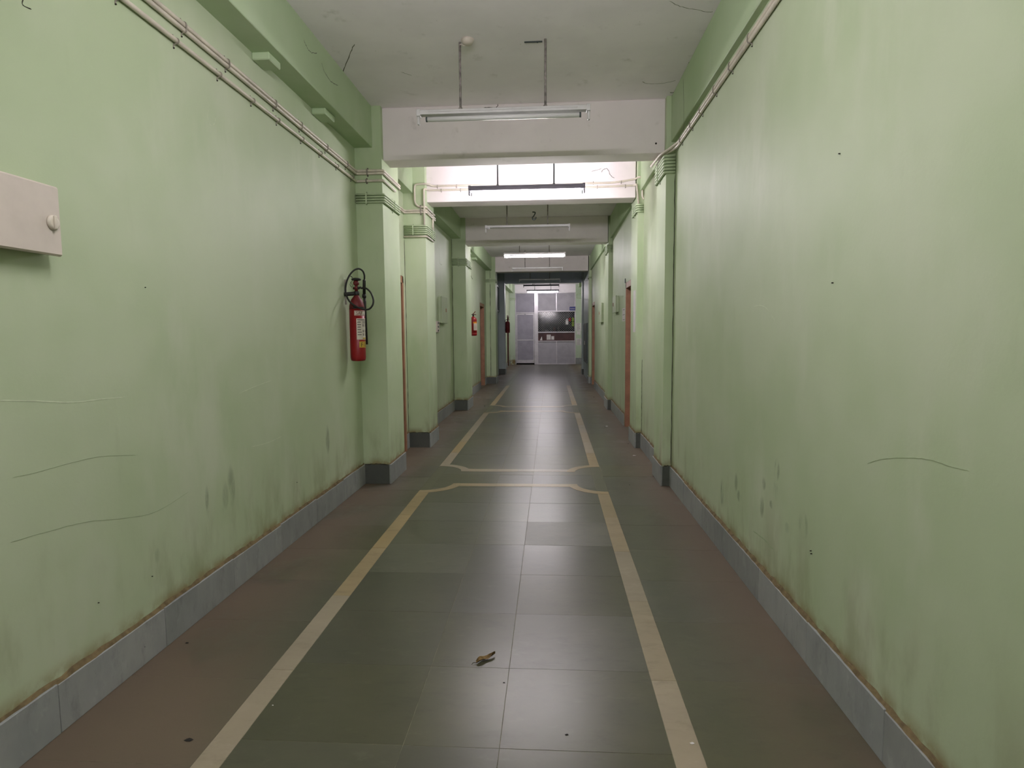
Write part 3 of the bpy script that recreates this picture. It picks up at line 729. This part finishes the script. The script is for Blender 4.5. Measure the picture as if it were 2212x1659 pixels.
c = (-1.712, 5.27, 1.205)
ex = thing('fire_extinguisher', 'tall red carbon dioxide fire extinguisher with black hose at first left pillar', 'fire extinguisher', c)
R_ = .067
o = MB(); o.lathe([(.045, 0), (.060, .004), (R_ - .002, .018), (R_, .035), (R_, .455)], c, 36)
cyl = obj('cylinder', o, M['red'], ex)
o = MB(); o.lathe([(R_, .4551), (R_ - .002, .485), (R_ - .009, .515), (R_ - .022, .545), (R_ - .038, .565), (.02, .578), (.018, .60)], c, 36)
obj('shoulder', o, M['reddim'], ex, label='dusty dull red shoulder')
o = MB(); o.lathe([(.024, 0), (.026, .006), (.026, .03), (.022, .034)], (c[0], c[1], c[2] + .58), 20); obj('neck_ring', o, M['black'], ex)
o = MB(); o.lathe([(.013, 0), (.014, .02), (.022, .022), (.022, .038), (.013, .042), (.013, .055), (.024, .062), (.026, .078), (.018, .095), (.012, .10)], (c[0], c[1], c[2] + .61), 16); obj('valve', o, M['reddim'], ex)
o = MB(); o.tube([(c[0] - .025, c[1] - .004, c[2] + .642), (c[0] + .03, c[1] - .004, c[2] + .642)], .012, 12); o.tube([(c[0] + .03, c[1] - .004, c[2] + .645), (c[0] + .045, c[1] - .006, c[2] + .648)], .009, 10); obj('outlet', o, M['black'], ex)
o = MB(); o.lathe([(.012, 0), (.035, .004), (.044, .012), (.040, .020), (.022, .026), (.01, .027)], (c[0] + .002, c[1], c[2] + .705), 12); hw = obj('hand_wheel', o, M['black'], ex)
o = MB(); o.tube([(c[0] - .03, c[1], c[2] + .735), (c[0] - .048, c[1], c[2] + .748)], .004, 6); obj('wheel_peg', o, M['black'], hw)
P = lambda u, v, y: on_y(735 + u / 12.76, 570 + v / 12.76, y)
hose = [(575, 672, 5.25), (700, 670, 5.23), (830, 780, 5.20), (905, 950, 5.18), (905, 1100, 5.17), (830, 1220, 5.165), (720, 1262, 5.165), (560, 1235, 5.17), (400, 1150, 5.175), (260, 1040, 5.19), (190, 920, 5.22), (150, 780, 5.24), (152, 620, 5.25), (190, 450, 5.25), (280, 280, 5.26), (400, 165, 5.27), (520, 138, 5.28), (620, 200, 5.30), (665, 320, 5.32), (665, 440, 5.33)]
o = MB(); o.tube(spline([P(*q) for q in hose], 6), .0078, 10); obj('hose', o, M['black'], ex)
a, d_ = P(660, 440, 5.33), P(660, 900, 5.33)
o = MB(); o.tube([a, a * .93 + d_ * .07, d_], .0135, 14); o.lathe([(.018, -.012), (.018, .02)], tuple(d_), 14); hg = obj('horn_grip', o, M['black'], ex)
p2 = on_y(791, 744, 5.335); o = MB(); o.tube([d_, d_ + Vector((.004, 0, -.05)), p2], .012, 14, r_list=[.012, .012, .016]); obj('discharge_horn', o, M['black'], ex)
a, d_ = P(70, 845, 5.24), P(410, 818, 5.25)
o = MB(); o.tube([a, a * .9 + d_ * .1, a * .15 + d_ * .85, d_], .0165, 14, r_list=[.0165, .0178, .0178, .013]); obj('carry_grip', o, M['black'], ex)
# safety wire
o = MB(); o.tube(spline([P(345, 440, 5.24), P(300, 500, 5.24), P(265, 570, 5.24), P(310, 640, 5.24), P(350, 600, 5.24), P(320, 560, 5.24), P(285, 500, 5.24)], 4), .0016, 5); obj('seal_wire', o, M['black'], ex)
# wall bracket
o = MB(); o.box((XL, c[1] - .02, c[2] + .50), (XL + .004, c[1] + .02, c[2] + .72), .001); o.box((XL, c[1] - .018, c[2] + .585), (c[0] - .02, c[1] + .018, c[2] + .60), .001)
obj('wall_bracket', o, M['clip'], ex)
# printed labels wrapped round the cylinder, angles measured round its axis
def ang(u):  # angle on the cylinder where the sight line through column u meets it
    for k in range(400):
        t = -math.pi + k * math.pi / 400
        x = c[0] + R_ * math.cos(t); y = c[1] + R_ * math.sin(t); cc = ROT.transposed() @ Vector((x, y, 0))
        if CX + F * cc.x / -cc.z > u: return t
    return 0
o = MB(); wrap_patch(o, c, R_, ang(764), -.15, 1.667, 1.682); obj('warning_band', o, M['black'], ex)
t0 = ang(766.5)
o = MB(); wrap_patch(o, c, R_, t0, t0 + 1.75, 1.606, 1.648); l1 = obj('name_label', o, M['label'], ex, label='white label lettered SAF')
o = MB(); wrap_patch(o, c, R_ + .0005, t0 + .08, t0 + 1.67, 1.610, 1.6125); wrap_patch(o, c, R_ + .0005, t0 + .08, t0 + 1.67, 1.6415, 1.644); wrap_patch(o, c, R_ + .0005, t0 + .08, t0 + .11, 1.610, 1.644)
wrap_text(o, 'SAF', .036, c, R_, t0 + .22, 1.614); obj('lettering', o, M['inkred'], l1)
t1 = ang(770.5)
o = MB(); wrap_patch(o, c, R_, t1, t1 + 1.7, 1.395, 1.580); l2 = obj('instruction_label', o, M['label'], ex, label='white printed instruction label')
o = MB()
wrap_patch(o, c, R_ + .0005, t1 + .08, t1 + 1.6, 1.565, 1.571)
for i in range(6): wrap_patch(o, c, R_ + .0005, t1 + .12, t1 + .55 + .15 * random.random(), 1.545 - i * .022, 1.551 - i * .022)
for i in range(3): wrap_patch(o, c, R_ + .0005, t1 + .8, t1 + 1.5, 1.553 - i * .008, 1.556 - i * .008)
for z in (1.52, 1.47, 1.44):
    for q in range(2): wrap_patch(o, c, R_ + .0005, t1 + .85 + q * .42, t1 + .98 + q * .42, z - .012, z + .010)
obj('print', o, M['ink'], l2)
o = MB(); wrap_patch(o, c, R_ + .0006, t1 + .8, t1 + 1.6, 1.400, 1.412); obj('print', o, M['yellow'], l2)
t2 = ang(775.5)
o = MB(); wrap_patch(o, c, R_, t2, t2 + 1.5, 1.325, 1.378); l3 = obj('fire_label', o, M['yellow'], ex, label='yellow label with a letter F')
o = MB(); wrap_text(o, 'F', .052, c, R_, t2 + .18, 1.333); 
for i in range(6): wrap_patch(o, c, R_ + .0005, t2 + .75, t2 + 1.4, 1.333 + i * .007, 1.3355 + i * .007)
obj('lettering', o, M['ink'], l3)

def small_ext(c, label, dim=False, xw=XL):
    e = thing('fire_extinguisher', label, 'fire extinguisher', c); r = .078
    o = MB(); o.lathe([(.05, 0), (.07, .004), (r, .02), (r, .06), (r - .002, .062), (r, .064), (r, .33), (r - .004, .355), (r - .02, .385), (r - .045, .402), (.02, .408), (.02, .42)], c, 28); obj('cylinder', o, M['reddim'] if dim else M['red'], e)  # dim: low light put into a duller red cylinder
    z = c[2] + .42
    o = MB(); o.lathe([(.018, 0), (.018, .04), (.012, .045)], (c[0], c[1], z), 12); obj('valve', o, M['black'], e)
    o = MB(); o.tube([(c[0] - .02, c[1], z + .03), (c[0] + .05, c[1] - .02, z + .10)], .008, 8); o.tube([(c[0] - .02, c[1], z + .045), (c[0] + .065, c[1] - .02, z + .03)], .008, 8); obj('squeeze_handle', o, M['reddim'], e)
    o = MB(); o.tube(spline([(c[0] - .01, c[1] - .01, z + .03), (c[0] - .06, c[1] - .03, z + .03), (c[0] - .085, c[1] - .02, z - .04), (c[0] - .088, c[1] - .02, z - .2), (c[0] - .085, c[1] - .01, z - .35)]), .009, 8); obj('hose', o, M['black'], e)
    o = MB(); o.box((xw, c[1] - .02, z - .06), (c[0] - .03, c[1] + .02, z - .045)); o.box((xw, c[1] - .02, z - .1), (xw + .004, c[1] + .02, z + .05)); obj('wall_bracket', o, M['clip'], e)
    if not dim:
        o = MB(); wrap_patch(o, c, r, -1.35, -.1, c[2] + .12, c[2] + .29); q = obj('instruction_label', o, M['label'], e)
        o = MB(); wrap_patch(o, c, r + .0008, -1.5, -.1, c[2] + .265, c[2] + .30); obj('print', o, M['orange'], q)
        o = MB()
        for i in range(7): wrap_patch(o, c, r + .0008, -1.2, -.3, c[2] + .14 + i * .017, c[2] + .145 + i * .017)
        obj('print', o, M['inkred'], q)
    return e
small_ext((-1.665, 12.95, 1.375), 'short red fire extinguisher with orange label beyond third left pillar')
small_ext((-1.495, 20.93, 1.42), 'dim dark red fire extinguisher beside the unlit bay on the left', dim=True, xw=-1.58)

# ------------------------------------------------------------------ far aluminium partition
pt = thing('partition', 'grey aluminium partition with door and service grille closing the far end', 'partition', (-.25, YP, 0))
PZ = 3.175; y0, y1 = YP - .03, YP + .03
def bar(x0, x1, z0, z1, nm='frame_bar', d=0.0, par=None, mat='alu'):
    o = MB(); o.box((x0, y0 - d, z0), (x1, y1 + d, z1), .004); return obj(nm, o, M[mat], par or pt)
bar(-1.585, -1.545, 0, PZ); bar(-.735, -.565, 0, PZ, 'centre_post', .012); bar(1.045, 1.095, 0, PZ)
bar(-1.545, -.735, PZ - .04, PZ); bar(-.565, 1.045, PZ - .04, PZ); bar(-1.545, -.735, 2.27, 2.31)
bar(-.565, 1.045, 2.325, 2.375, d=.01); bar(-.565, 1.045, 1.40, 1.45, d=.012); bar(-.565, 1.045, 1.01, 1.05, d=.01); bar(-.565, 1.045, 0, .035, d=.008)
bar(.225, .275, 2.375, PZ - .04); bar(.225, .275, .035, 1.01)
def pan(x0, x1, z0, z1, par=None, mat='panel'):
    o = MB(); o.box((x0, YP - .006, z0), (x1, YP + .006, z1)); obj('panel', o, M[mat], par or pt)
pan(-1.545, -.735, 2.31, PZ - .04, mat='paneldk'); pan(-.565, .225, 2.375, PZ - .04); pan(.275, 1.045, 2.375, PZ - .04)
pan(-.565, .225, .035, 1.01); pan(.275, 1.045, .035, 1.01)
o = MB(); o.box((-.565, YP - .004, 1.05), (1.045, YP + .006, 1.40)); obj('counter_board', o, M['counter'], pt)
# door leaf of the partition
lf = bpy.data.objects.new('partition_door', None); C.objects.link(lf); lf.parent = pt
def bar2(x0, x1, z0, z1):
    o = MB(); o.box((x0, YP - .02, z0), (x1, YP + .02, z1), .003); obj('door_rail', o, M['alu'], lf)
lf.location = (0, 0, 0)
bar2(-1.54, -1.49, .06, 2.26); bar2(-.785, -.74, .06, 2.26); bar2(-1.49, -.785, 2.20, 2.26); bar2(-1.49, -.785, 1.06, 1.11); bar2(-1.49, -.785, .06, .20)
pan(-1.49, -.785, 1.11, 2.20, lf, 'paneldk'); pan(-1.49, -.785, .20, 1.06, lf, 'paneldk')
o = MB(); o.box((-1.19, YP - .028, 2.22), (-1.10, YP - .02, 2.24), .002); obj('name_plate', o, M['cabg'], lf)
o = MB(); o.box((-.80, YP - .04, .09), (-.765, YP - .02, .16), .003); obj('floor_bolt', o, M['steel'], lf)
# diamond grille in the hatch
gr = MB(); gx0, gx1, gz0, gz1 = -.555, 1.045, 1.45, 2.325; sp = .098; wd = .0055
k = -40
def clip_line(s, kk):
    pts = []
    for xx in (gx0, gx1):
        z = kk + s * (xx - gx0)
        if gz0 <= z <= gz1: pts.append((xx, z))
    for zz in (gz0, gz1):
        xx = gx0 + (zz - kk) / s
        if gx0 < xx < gx1: pts.append((xx, zz))
    return pts[:2] if len(pts) >= 2 else None
for s in (1, -1):
    for i in range(-30, 60):
        q = clip_line(s, gz0 + i * sp)
        if q and math.dist(q[0], q[1]) > .02:
            gr.tube([(q[0][0], YP - .006 + s * .004, q[0][1]), (q[1][0], YP - .006 + s * .004, q[1][1])], wd, 4)
obj('diamond_grille', gr, M['alu'], pt, kind='stuff')
o = MB(); o.box((gx0, YP + .012, gz0), (gx1, YP + .018, gz1)); obj('pane', o, M['glass'], pt)
# wall above and beside the partition
b = MB(); b.box((-1.60, YP - .02, PZ), (XF, YP + .12, ZC)); b.box((1.095, YP - .02, 0), (XF, YP + .12, PZ))
wf = obj('wall_far', b, M['white'], kind='structure')
b = MB(); b.box((1.095, YP - .026, 0), (XF, YP - .019, ZC)); b.box((XL, YP - .03, 0), (-1.59, YP + .1, ZC))
obj('wall_lining', b, M['fargreen'], wf, label='pale green painted pier beside the partition')
# office behind the hatch
b = MB(); b.box((XL, 29.5, 0), (XR, 29.6, ZC)); b.box((XL + .001, YP + .13, 0), (XL + .02, 29.5, ZC)); b.box((XR - .02, YP + .13, 0), (XR - .001, 29.5, ZC)); obj('wall_rear', b, M['dark'], kind='structure')
tb = thing('desk', 'dim desk behind the service hatch grille', 'desk', (.1, 27.6, 0))
o = MB(); o.box((-.5, 27.2, 1.38), (.9, 27.9, 1.42), .004); obj('desk_top', o, M['counter'], tb)
for xx in (-.46, .82):
    for yy in (27.24, 27.82): o = MB(); o.box((xx, yy, 0), (xx + .05, yy + .05, 1.38)); obj('leg', o, M['counter'], tb)
for i, (x, h, r, mt, lab) in enumerate([(-.36, .20, .05, 'clip', 'grey jar at the left end of the desk behind the grille'), (-.20, .13, .09, 'paper', 'white paper tray on the desk behind the grille'), (.02, .2, .045, 'steel', 'slim steel flask on the desk behind the grille'), (.16, .24, .06, 'frame', 'brown tin in the middle of the desk behind the grille'), (.34, .28, .05, 'steel', 'tall steel bottle right of the brown tin behind the grille')]):
    o = MB(); z = 1.42; o.lathe([(r * .9, 0), (r, .01), (r, h * .7), (r * .6, h * .85), (r * .5, h * .88), (r * .5, h)], (x, 27.4, z), 14)
    tag(obj('container', o, M[mt], origin=(x, 27.4, z)), lab, 'container', 'containers on the desk behind the grille')
def yp(u, v, y=YP - .03): p = on_y(u, v, y); return p
def hang(name, lab, u0, v0, u1, v1, mat, cat='packet', y=YP - .018, lines=0, t=.002, ink='ink', group=None):
    a = yp(u0, v1, y); b_ = yp(u1, v0, y); return sheet(name, lab, 'y', (a.x, y, a.z), (b_.x, y, b_.z), t, mat, cat, lines, group, ink)
g_ = 'bits pinned to the grille'
hang('paper_slip', 'white slip pinned on the grille, left of the red packet', 1222, 692, 1227.5, 701, 'paper', 'paper', lines=2, group=g_)
hang('paper_slip', 'small grey slip above the white slip on the grille', 1222.5, 688.5, 1227, 692, 'panel', 'paper', group=g_)
hang('packet', 'red packet hanging on the grille', 1228.5, 686.5, 1233, 694, 'red', t=.02, group=g_)
hang('packet', 'olive packet at the right edge of the grille, upper one', 1235, 686, 1240, 694, 'olive', t=.02, group=g_)
hang('packet', 'yellow-green packet at the right edge of the grille, lower one', 1235, 695, 1240, 705, 'olive', t=.02, group=g_)
sg = hang('sign', 'small blue lettered sign at upper right of the partition', 1229.3, 661.8, 1243.6, 671.2, 'label', 'sign', y=YP - .045, t=.006)
a = yp(1230, 670.8, YP - .052); b_ = yp(1243, 662.2, YP - .052)
o = MB(); o.box((a.x, YP - .051, a.z), (b_.x, YP - .053, b_.z)); obj('sign_face', o, M['blue'], sg)
vs, fs = text_mesh('Section', .075); wx = max(v[0] for v in vs); hx = max(v[1] for v in vs)
k = (b_.x - a.x) * .78 / wx; cx_ = (a.x + b_.x) / 2; cz = (a.z + b_.z) / 2
o = MB(); o.add([(cx_ + (x - wx / 2) * k, YP - .0535 - z, cz + (y - hx / 2) * k) for x, y, z in vs], fs); obj('lettering', o, M['label'], sg)
gp = 'papers in the counter recess'
o = MB(); pts = [yp(1166.3, 735.2, YP - .01), yp(1171.5, 735.2, YP - .01), yp(1170.6, 726.5, YP - .01), yp(1169, 729.5, YP - .01)]
o.prism([(p.x, p.z) for p in pts], 'y', YP - .005, YP - .008); tag(obj('paper_slip', o, M['paper'], origin=(pts[0].x, YP - .006, pts[0].z)), 'torn triangular white paper at left of the counter recess', 'paper', gp)
hang('paper_slip', 'largest white notice on the maroon counter board', 1181, 722.8, 1189.6, 734, 'paper', 'paper', y=YP - .006, lines=4, group=gp)
hang('paper_slip', 'small white notice right of the largest on the maroon board', 1191, 726, 1197, 734, 'paper', 'paper', y=YP - .006, lines=2, group=gp)
# far right pier with notices and a framed board
yq = YP - .027
nb = 'notices on the far right pier'
hang('notice', 'upper framed white notice on the green pier right of the partition', 1244.3, 697.8, 1255.5, 715, 'paper', 'notice', y=yq, lines=6, group=nb, t=.006)
hang('notice', 'small white notice under the framed one on the right pier', 1246, 715.5, 1254, 723, 'paper', 'notice', y=yq, lines=2, group=nb)
hang('notice', 'lowest white notice, slightly blank, on the green pier right of the partition', 1245, 731, 1256.5, 745.5, 'paper', 'notice', y=yq, lines=5, group=nb)
run_x(br, YP - .026, 1.10, XF - .017, M['skirt'], .28)
pipe([(XF - .002, YP - .045, 3.12), (1.14, YP - .045, 3.10), (1.14, YP - .045, 2.92), (XF - .002, YP - .045, 2.90)], M['pipeg'], 'small looped conduit at upper right of the partition', 'far conduits', bend=.03)
for k, nm in enumerate(('upper', 'lower')):
    pipe([(XL + .003, 26.75 - g, 2.93 - k * .06), (-1.585 + g, 26.75 - g, 2.93 - k * .06), (-1.585 + g, 26.93, 2.93 - k * .06)], M['pipeg'], nm + ' short pipe on the pier left of the partition', 'far conduits')
stub(23.6, 23.9, 'white block hanging under the right side beam near the far partition', x0=1.09, x1=XF, z0=3.17, z1=3.44, group='far plaster blocks')

# ------------------------------------------------------------------ cracks, scratches, a shading arc, cobwebs, nails
def crack(parent, pts, wd, nrm, mat='crack', nm='crack', wob=.004, n=6):
    pts = spline(pts, n); nv = Vector(nrm)
    out = []
    for p in pts:
        j = Vector((random.uniform(-wob, wob), random.uniform(-wob, wob), random.uniform(-wob, wob))); j -= j.dot(nv) * nv; out.append(p + j)
    o = MB(); o.ribbon(out, wd, nrm); return obj(nm, o, M[mat], parent)
Nl, Nr, Nd, Ny = (1, 0, 0), (-1, 0, 0), (0, 0, -1), (0, -1, 0)
# corner cracks beside pillars
def corner_crack(parent, x, y, z0, z1, nrm=Ny, wd=.006): crack(parent, [(x, y, z0 + (z1 - z0) * i / 12) for i in range(13)], wd, nrm, wob=.0015, n=3)
corner_crack(wr, XR - .003, 5.639, .2, 2.84); corner_crack(wl, XL + .003, 7.479, .2, 2.6); corner_crack(wr, XR - .003, 7.489, .2, 1.1, wd=.005)
corner_crack(wl, XL + .003, 11.119, .2, 2.66, wd=.008); corner_crack(wl, XL + .003, 11.119, 2.83, 3.15, wd=.006); corner_crack(wl, -1.69, 16.899, .2, 2.8, wd=.012); corner_crack(wl, -1.69, 16.899, 2.95, 3.4, wd=.010)
for a, c_, x, y, q in ((XL, PL, 5.62, SK, wl), (XL, PL + .02, 7.46, SK, wl), (XL, PL, 11.10, SK, wl), (PR, XR, 5.62, SK, wr), (PR, XR, 7.47, SK, wr)):
    crack(q, [(a + .01, x, y + .004), ((a + c_) / 2, x, y + .009), (c_, x, y + .004)], .007, Ny, wob=.002)
crack(ceil, [on_z(1491, 132, 3.528), on_z(1478, 160, 3.528), on_z(1460, 196, 3.528), on_z(1447, 200, 3.528)], .008, Nd)
crack(ceil, [on_x(1476, 172, 1.0765), on_x(1477, 220, 1.0765), on_x(1477, 285, 1.0765)], .005, Nr, wob=.001)
crack(ceil, [on_y(1300, 372, 7.599), on_y(1302, 367, 7.599), on_y(1310, 364, 7.599), on_y(1314, 368, 7.599), on_y(1320, 380, 7.599), on_y(1328, 384, 7.599)], .005, Ny)  # thin dark curved line on the second beam face
crack(ceil, [on_y(1277, 370, 7.599), on_y(1290, 367, 7.599), on_y(1300, 364, 7.599)], .004, Ny)
crack(ceil, [on_y(1038, 237, 5.699), on_y(1050, 232, 5.699), on_y(1062, 233, 5.699), on_y(1071, 235, 5.699), on_y(1076, 224, 5.699)], .006, Ny)
sx = lambda u, v: on_x(u, v, -1.6415)
def z_(u, v): return on_z(u, v, 3.5295)
zz = lambda a, b_: (560 + a / 2.212, b_ / 2.212)
crack(ceil, [sx(*zz(212, 190)), sx(*zz(228, 225)), sx(*zz(247, 250)), sx(*zz(275, 252))], .005, Nl, 'web', 'cobweb')
crack(ceil, [z_(*zz(455, 212)), z_(*zz(437, 250)), z_(*zz(405, 330)), z_(*zz(390, 392))], .006, Nd, 'web', 'cobweb')
crack(ceil, [sx(*zz(298, 300)), sx(*zz(315, 350)), sx(*zz(345, 390)), sx(*zz(378, 410))], .004, Nl, 'web', 'cobweb')
crack(ceil, [z_(*zz(680, 345)), z_(*zz(700, 352)), z_(*zz(728, 360))], .004, Nd, 'web', 'cobweb')
crack(ceil, [z_(*zz(1960, 5)), z_(*zz(2010, 30)), z_(*zz(2080, 45)), z_(*zz(2150, 58)), z_(*zz(2165, 55))], .004, Nd, 'web', 'crack')
crack(ceil, [z_(*zz(1830, 390)), z_(*zz(1860, 400)), z_(*zz(1930, 398)), z_(*zz(1990, 385))], .005, Nd, 'web', 'crack')
lx = lambda u, v: on_x(u, v, XL + .0006)
rx = lambda u, v: on_x(u, v, XR - .0006)
s1 = 1 / 2.592
crack(wl, [lx(70 * s1, 560 + 1222 * s1), lx(200 * s1, 560 + 1195 * s1), lx(380 * s1, 560 + 1145 * s1), lx(560 * s1, 560 + 1105 * s1), lx(760 * s1, 560 + 1097 * s1)], .0022, Nl, 'scratch_shade', 'scratch_shade', .0006)
crack(wl, [lx(60 * s1, 560 + 1585 * s1), lx(300 * s1, 560 + 1515 * s1), lx(500 * s1, 560 + 1468 * s1), lx(700 * s1, 560 + 1450 * s1), lx(880 * s1, 560 + 1410 * s1), lx(1060 * s1, 560 + 1300 * s1)], .0022, Nl, 'scratch_shade', 'scratch_shade', .0006)
crack(wl, [lx(0, 560 + 792 * s1), lx(200 * s1, 560 + 794 * s1), lx(400 * s1, 560 + 802 * s1), lx(560 * s1, 560 + 785 * s1), lx(700 * s1, 560 + 772 * s1)], .005, Nl, 'pale', 'scratch_shade', .0006)
crack(wl, [lx(1340 * s1, 560 + 752 * s1), lx(1450 * s1, 560 + 705 * s1), lx(1520 * s1, 560 + 680 * s1)], .005, Nl, 'pale', 'scratch_shade', .0006)
crack(wl, [lx(1410 * s1, 560 + 1050 * s1), lx(1500 * s1, 560 + 1028 * s1), lx(1580 * s1, 560 + 990 * s1)], .005, Nl, 'pale', 'scratch_shade', .0006)
ring = [lx(220 + (820 + 30 * math.cos(t)) / 3.456, (865 + 74 * math.sin(t)) / 3.456) for t in [2 * math.pi * i / 16 for i in range(11)]]
crack(wl, ring, .004, Nl, 'pale', 'plaster_ring', .0004, 2)
crack(wl, [lx(*q) for q in ((948.5, 535), (949, 552), (949.5, 566), (952, 571), (955, 572))], .012, Nl, 'scratch_shade', 'chased_groove', .001)
crack(wl, [lx(60, -20), lx(48, 8), lx(68, 20)], .004, Nl, 'crack', 'plate_gap', .0003)
s2 = 1 / 2.513
crack(wr, [rx(1380 + q[0] * s2, 540 + q[1] * s2) for q in ((620, 1525), (660, 1555), (690, 1580), (712, 1610), (730, 1620))], .006, Nr, 'scratch_shade', 'crack', .001)
crack(wr, [rx(1380 + q[0] * s2, 540 + q[1] * s2) for q in ((1240, 1160), (1310, 1137), (1420, 1128), (1560, 1135), (1680, 1170), (1790, 1200))], .0035, Nr, 'scratch_shade', 'scratch_shade', .001)  # faint arc of wall shading drawn as a thin line
crack(wr, [rx(1380 + q[0] * s2, 540 + q[1] * s2) for q in ((625, 308), (660, 302), (695, 320), (720, 355), (740, 388))], .005, Nr, 'pale', 'scratch_shade', .0006)
for u, v in ((1815, 332), (1800, 611), (1753, 1190), (1754, 1196)):
    p = rx(u, v); o = MB(); o.lathe([(.0025, -.007), (.0025, 0)], tuple(p), 8, 'x'); obj('nail', o, M['screw'], wr)
for u, v in ((313, 621), (328, 1245), (212, 1302), (641, 1042)):
    p = lx(u, v); o = MB(); o.lathe([(.0025, 0), (.002, .005)], tuple(p), 8, 'x'); obj('nail', o, M['screw'], wl)
p = on_y(1417, 310, 5.699); o = MB(); o.lathe([(.009, -.002), (.008, 0)], tuple(p), 10, 'y'); obj('bolt_hole', o, M['screw'], ceil)
# lettering-like hook mark on the left wall beyond the third pillar
crack(wl, [lx(1013, 597), lx(1017, 596), lx(1019, 600), lx(1021, 603)], .02, Nl, 'crack', 'chip', .004)

# ------------------------------------------------------------------ litter
def leaf():
    t = thing('dry_leaf', 'curled dry brown leaf lying on the floor in the middle foreground', 'leaf', (-.292, 2.55, .002))
    n = 9; vs = []; fs = []
    for i in range(n):
        s = i / (n - 1); wv = .013 * math.sin(math.pi * min(1, s * 1.05 + .08)) + .002
        cx = -.33 + .075 * s; cy = 2.515 + .075 * s + .006 * math.sin(s * 6)
        for j in range(5):
            q = (j - 2) / 2
            vs.append((cx - q * wv * .7, cy + q * wv * .8, .002 + .009 * abs(q) ** 1.3 * (1 + .5 * math.sin(s * 9)) + .006 * s * s))
    for i in range(n - 1):
        for j in range(4): fs.append([i * 5 + j, i * 5 + j + 1, i * 5 + j + 6, i * 5 + j + 5])
    m = len(vs); vs += [(x, y, z + .0008) for x, y, z in vs]; fs += [[m + q for q in f][::-1] for f in fs]
    o = MB(); o.add(vs, fs, True); obj('blade', o, M['deadleaf'], t)
    o = MB(); o.tube(spline([(-.328, 2.517, .004), (-.345, 2.512, .006), (-.349, 2.503, .003)]), .0013, 5); obj('stalk', o, M['crack'], t)
leaf()
def bit(u, v, r, mat, label, cat, group, flat=.4, z=.0):
    p = on_z(u, v, 0); o = MB(); n = 7; vs = []
    for k in range(n):
        t = 2 * math.pi * k / n; rr = r * random.uniform(.6, 1.2); vs.append((p.x + rr * math.cos(t) * 1.4, p.y + rr * math.sin(t), .001))
    for k in range(n):
        t = 2 * math.pi * k / n; rr = r * random.uniform(.3, .7); vs.append((p.x + rr * math.cos(t) * 1.4, p.y + rr * math.sin(t), .001 + r * flat * random.uniform(.6, 1.2)))
    fs = [list(range(n))[::-1], list(range(n, 2 * n))] + [[i, (i + 1) % n, n + (i + 1) % n, n + i] for i in range(n)]
    o.add(vs, fs); tag(obj('floor_' + cat, o, M[mat], origin=(p.x, p.y, 0)), label, cat, group)
bit(1370, 984, .016, 'paper', 'white scrap of paper on floor before the second right pillar', 'scrap', 'floor scraps', .15)
bit(1311, 921, .016, 'paper', 'white scrap on floor level with the nearer brown right door', 'scrap', 'floor scraps', .4)
bit(1307, 923, .008, 'grit', 'black speck beside the white scrap near the brown right door', 'grit', 'black grit on the floor')
bit(1495, 1606, .006, 'paper', 'tiny white chip on the right marble strip at the bottom edge', 'scrap', 'floor scraps', .3)
bit(589, 1524, .003, 'paper', 'tiny white crumb right of the left marble strip', 'scrap', 'floor scraps', .5)
bit(408, 1598, .012, 'grit', 'flat dark round spot left of the left marble strip', 'grit', 'black grit on the floor', .06)
bit(404, 1389, .006, 'grit', 'dark speck near the left skirting in the foreground', 'grit', 'black grit on the floor', .3)
bit(1411, 1025, .008, 'grit', 'black grit at the back foot of the first right pillar, upper', 'grit', 'black grit on the floor')
bit(1413, 1029, .010, 'grit', 'black grit at the foot of the first right pillar, lower', 'grit', 'black grit on the floor')
bit(1357, 959, .009, 'grit', 'black speck left of the second right pillar foot', 'grit', 'black grit on the floor')
bit(1283, 858, .013, 'grit', 'black speck on the floor before the third right pillar', 'grit', 'black grit on the floor')
bit(1047, 877, .012, 'grit', 'black speck right of the third left pillar foot', 'grit', 'black grit on the floor')
bit(1089, 1475, .004, 'grit', 'tiny black speck right of the dry leaf', 'grit', 'black grit on the floor', .4)
bit(1224, 1588, .005, 'grit', 'tiny black speck at the bottom of the floor highlight', 'grit', 'black grit on the floor', .4)
bit(1360, 1048, .006, 'grit', 'small black speck before the first right pillar', 'grit', 'black grit on the floor', .4)
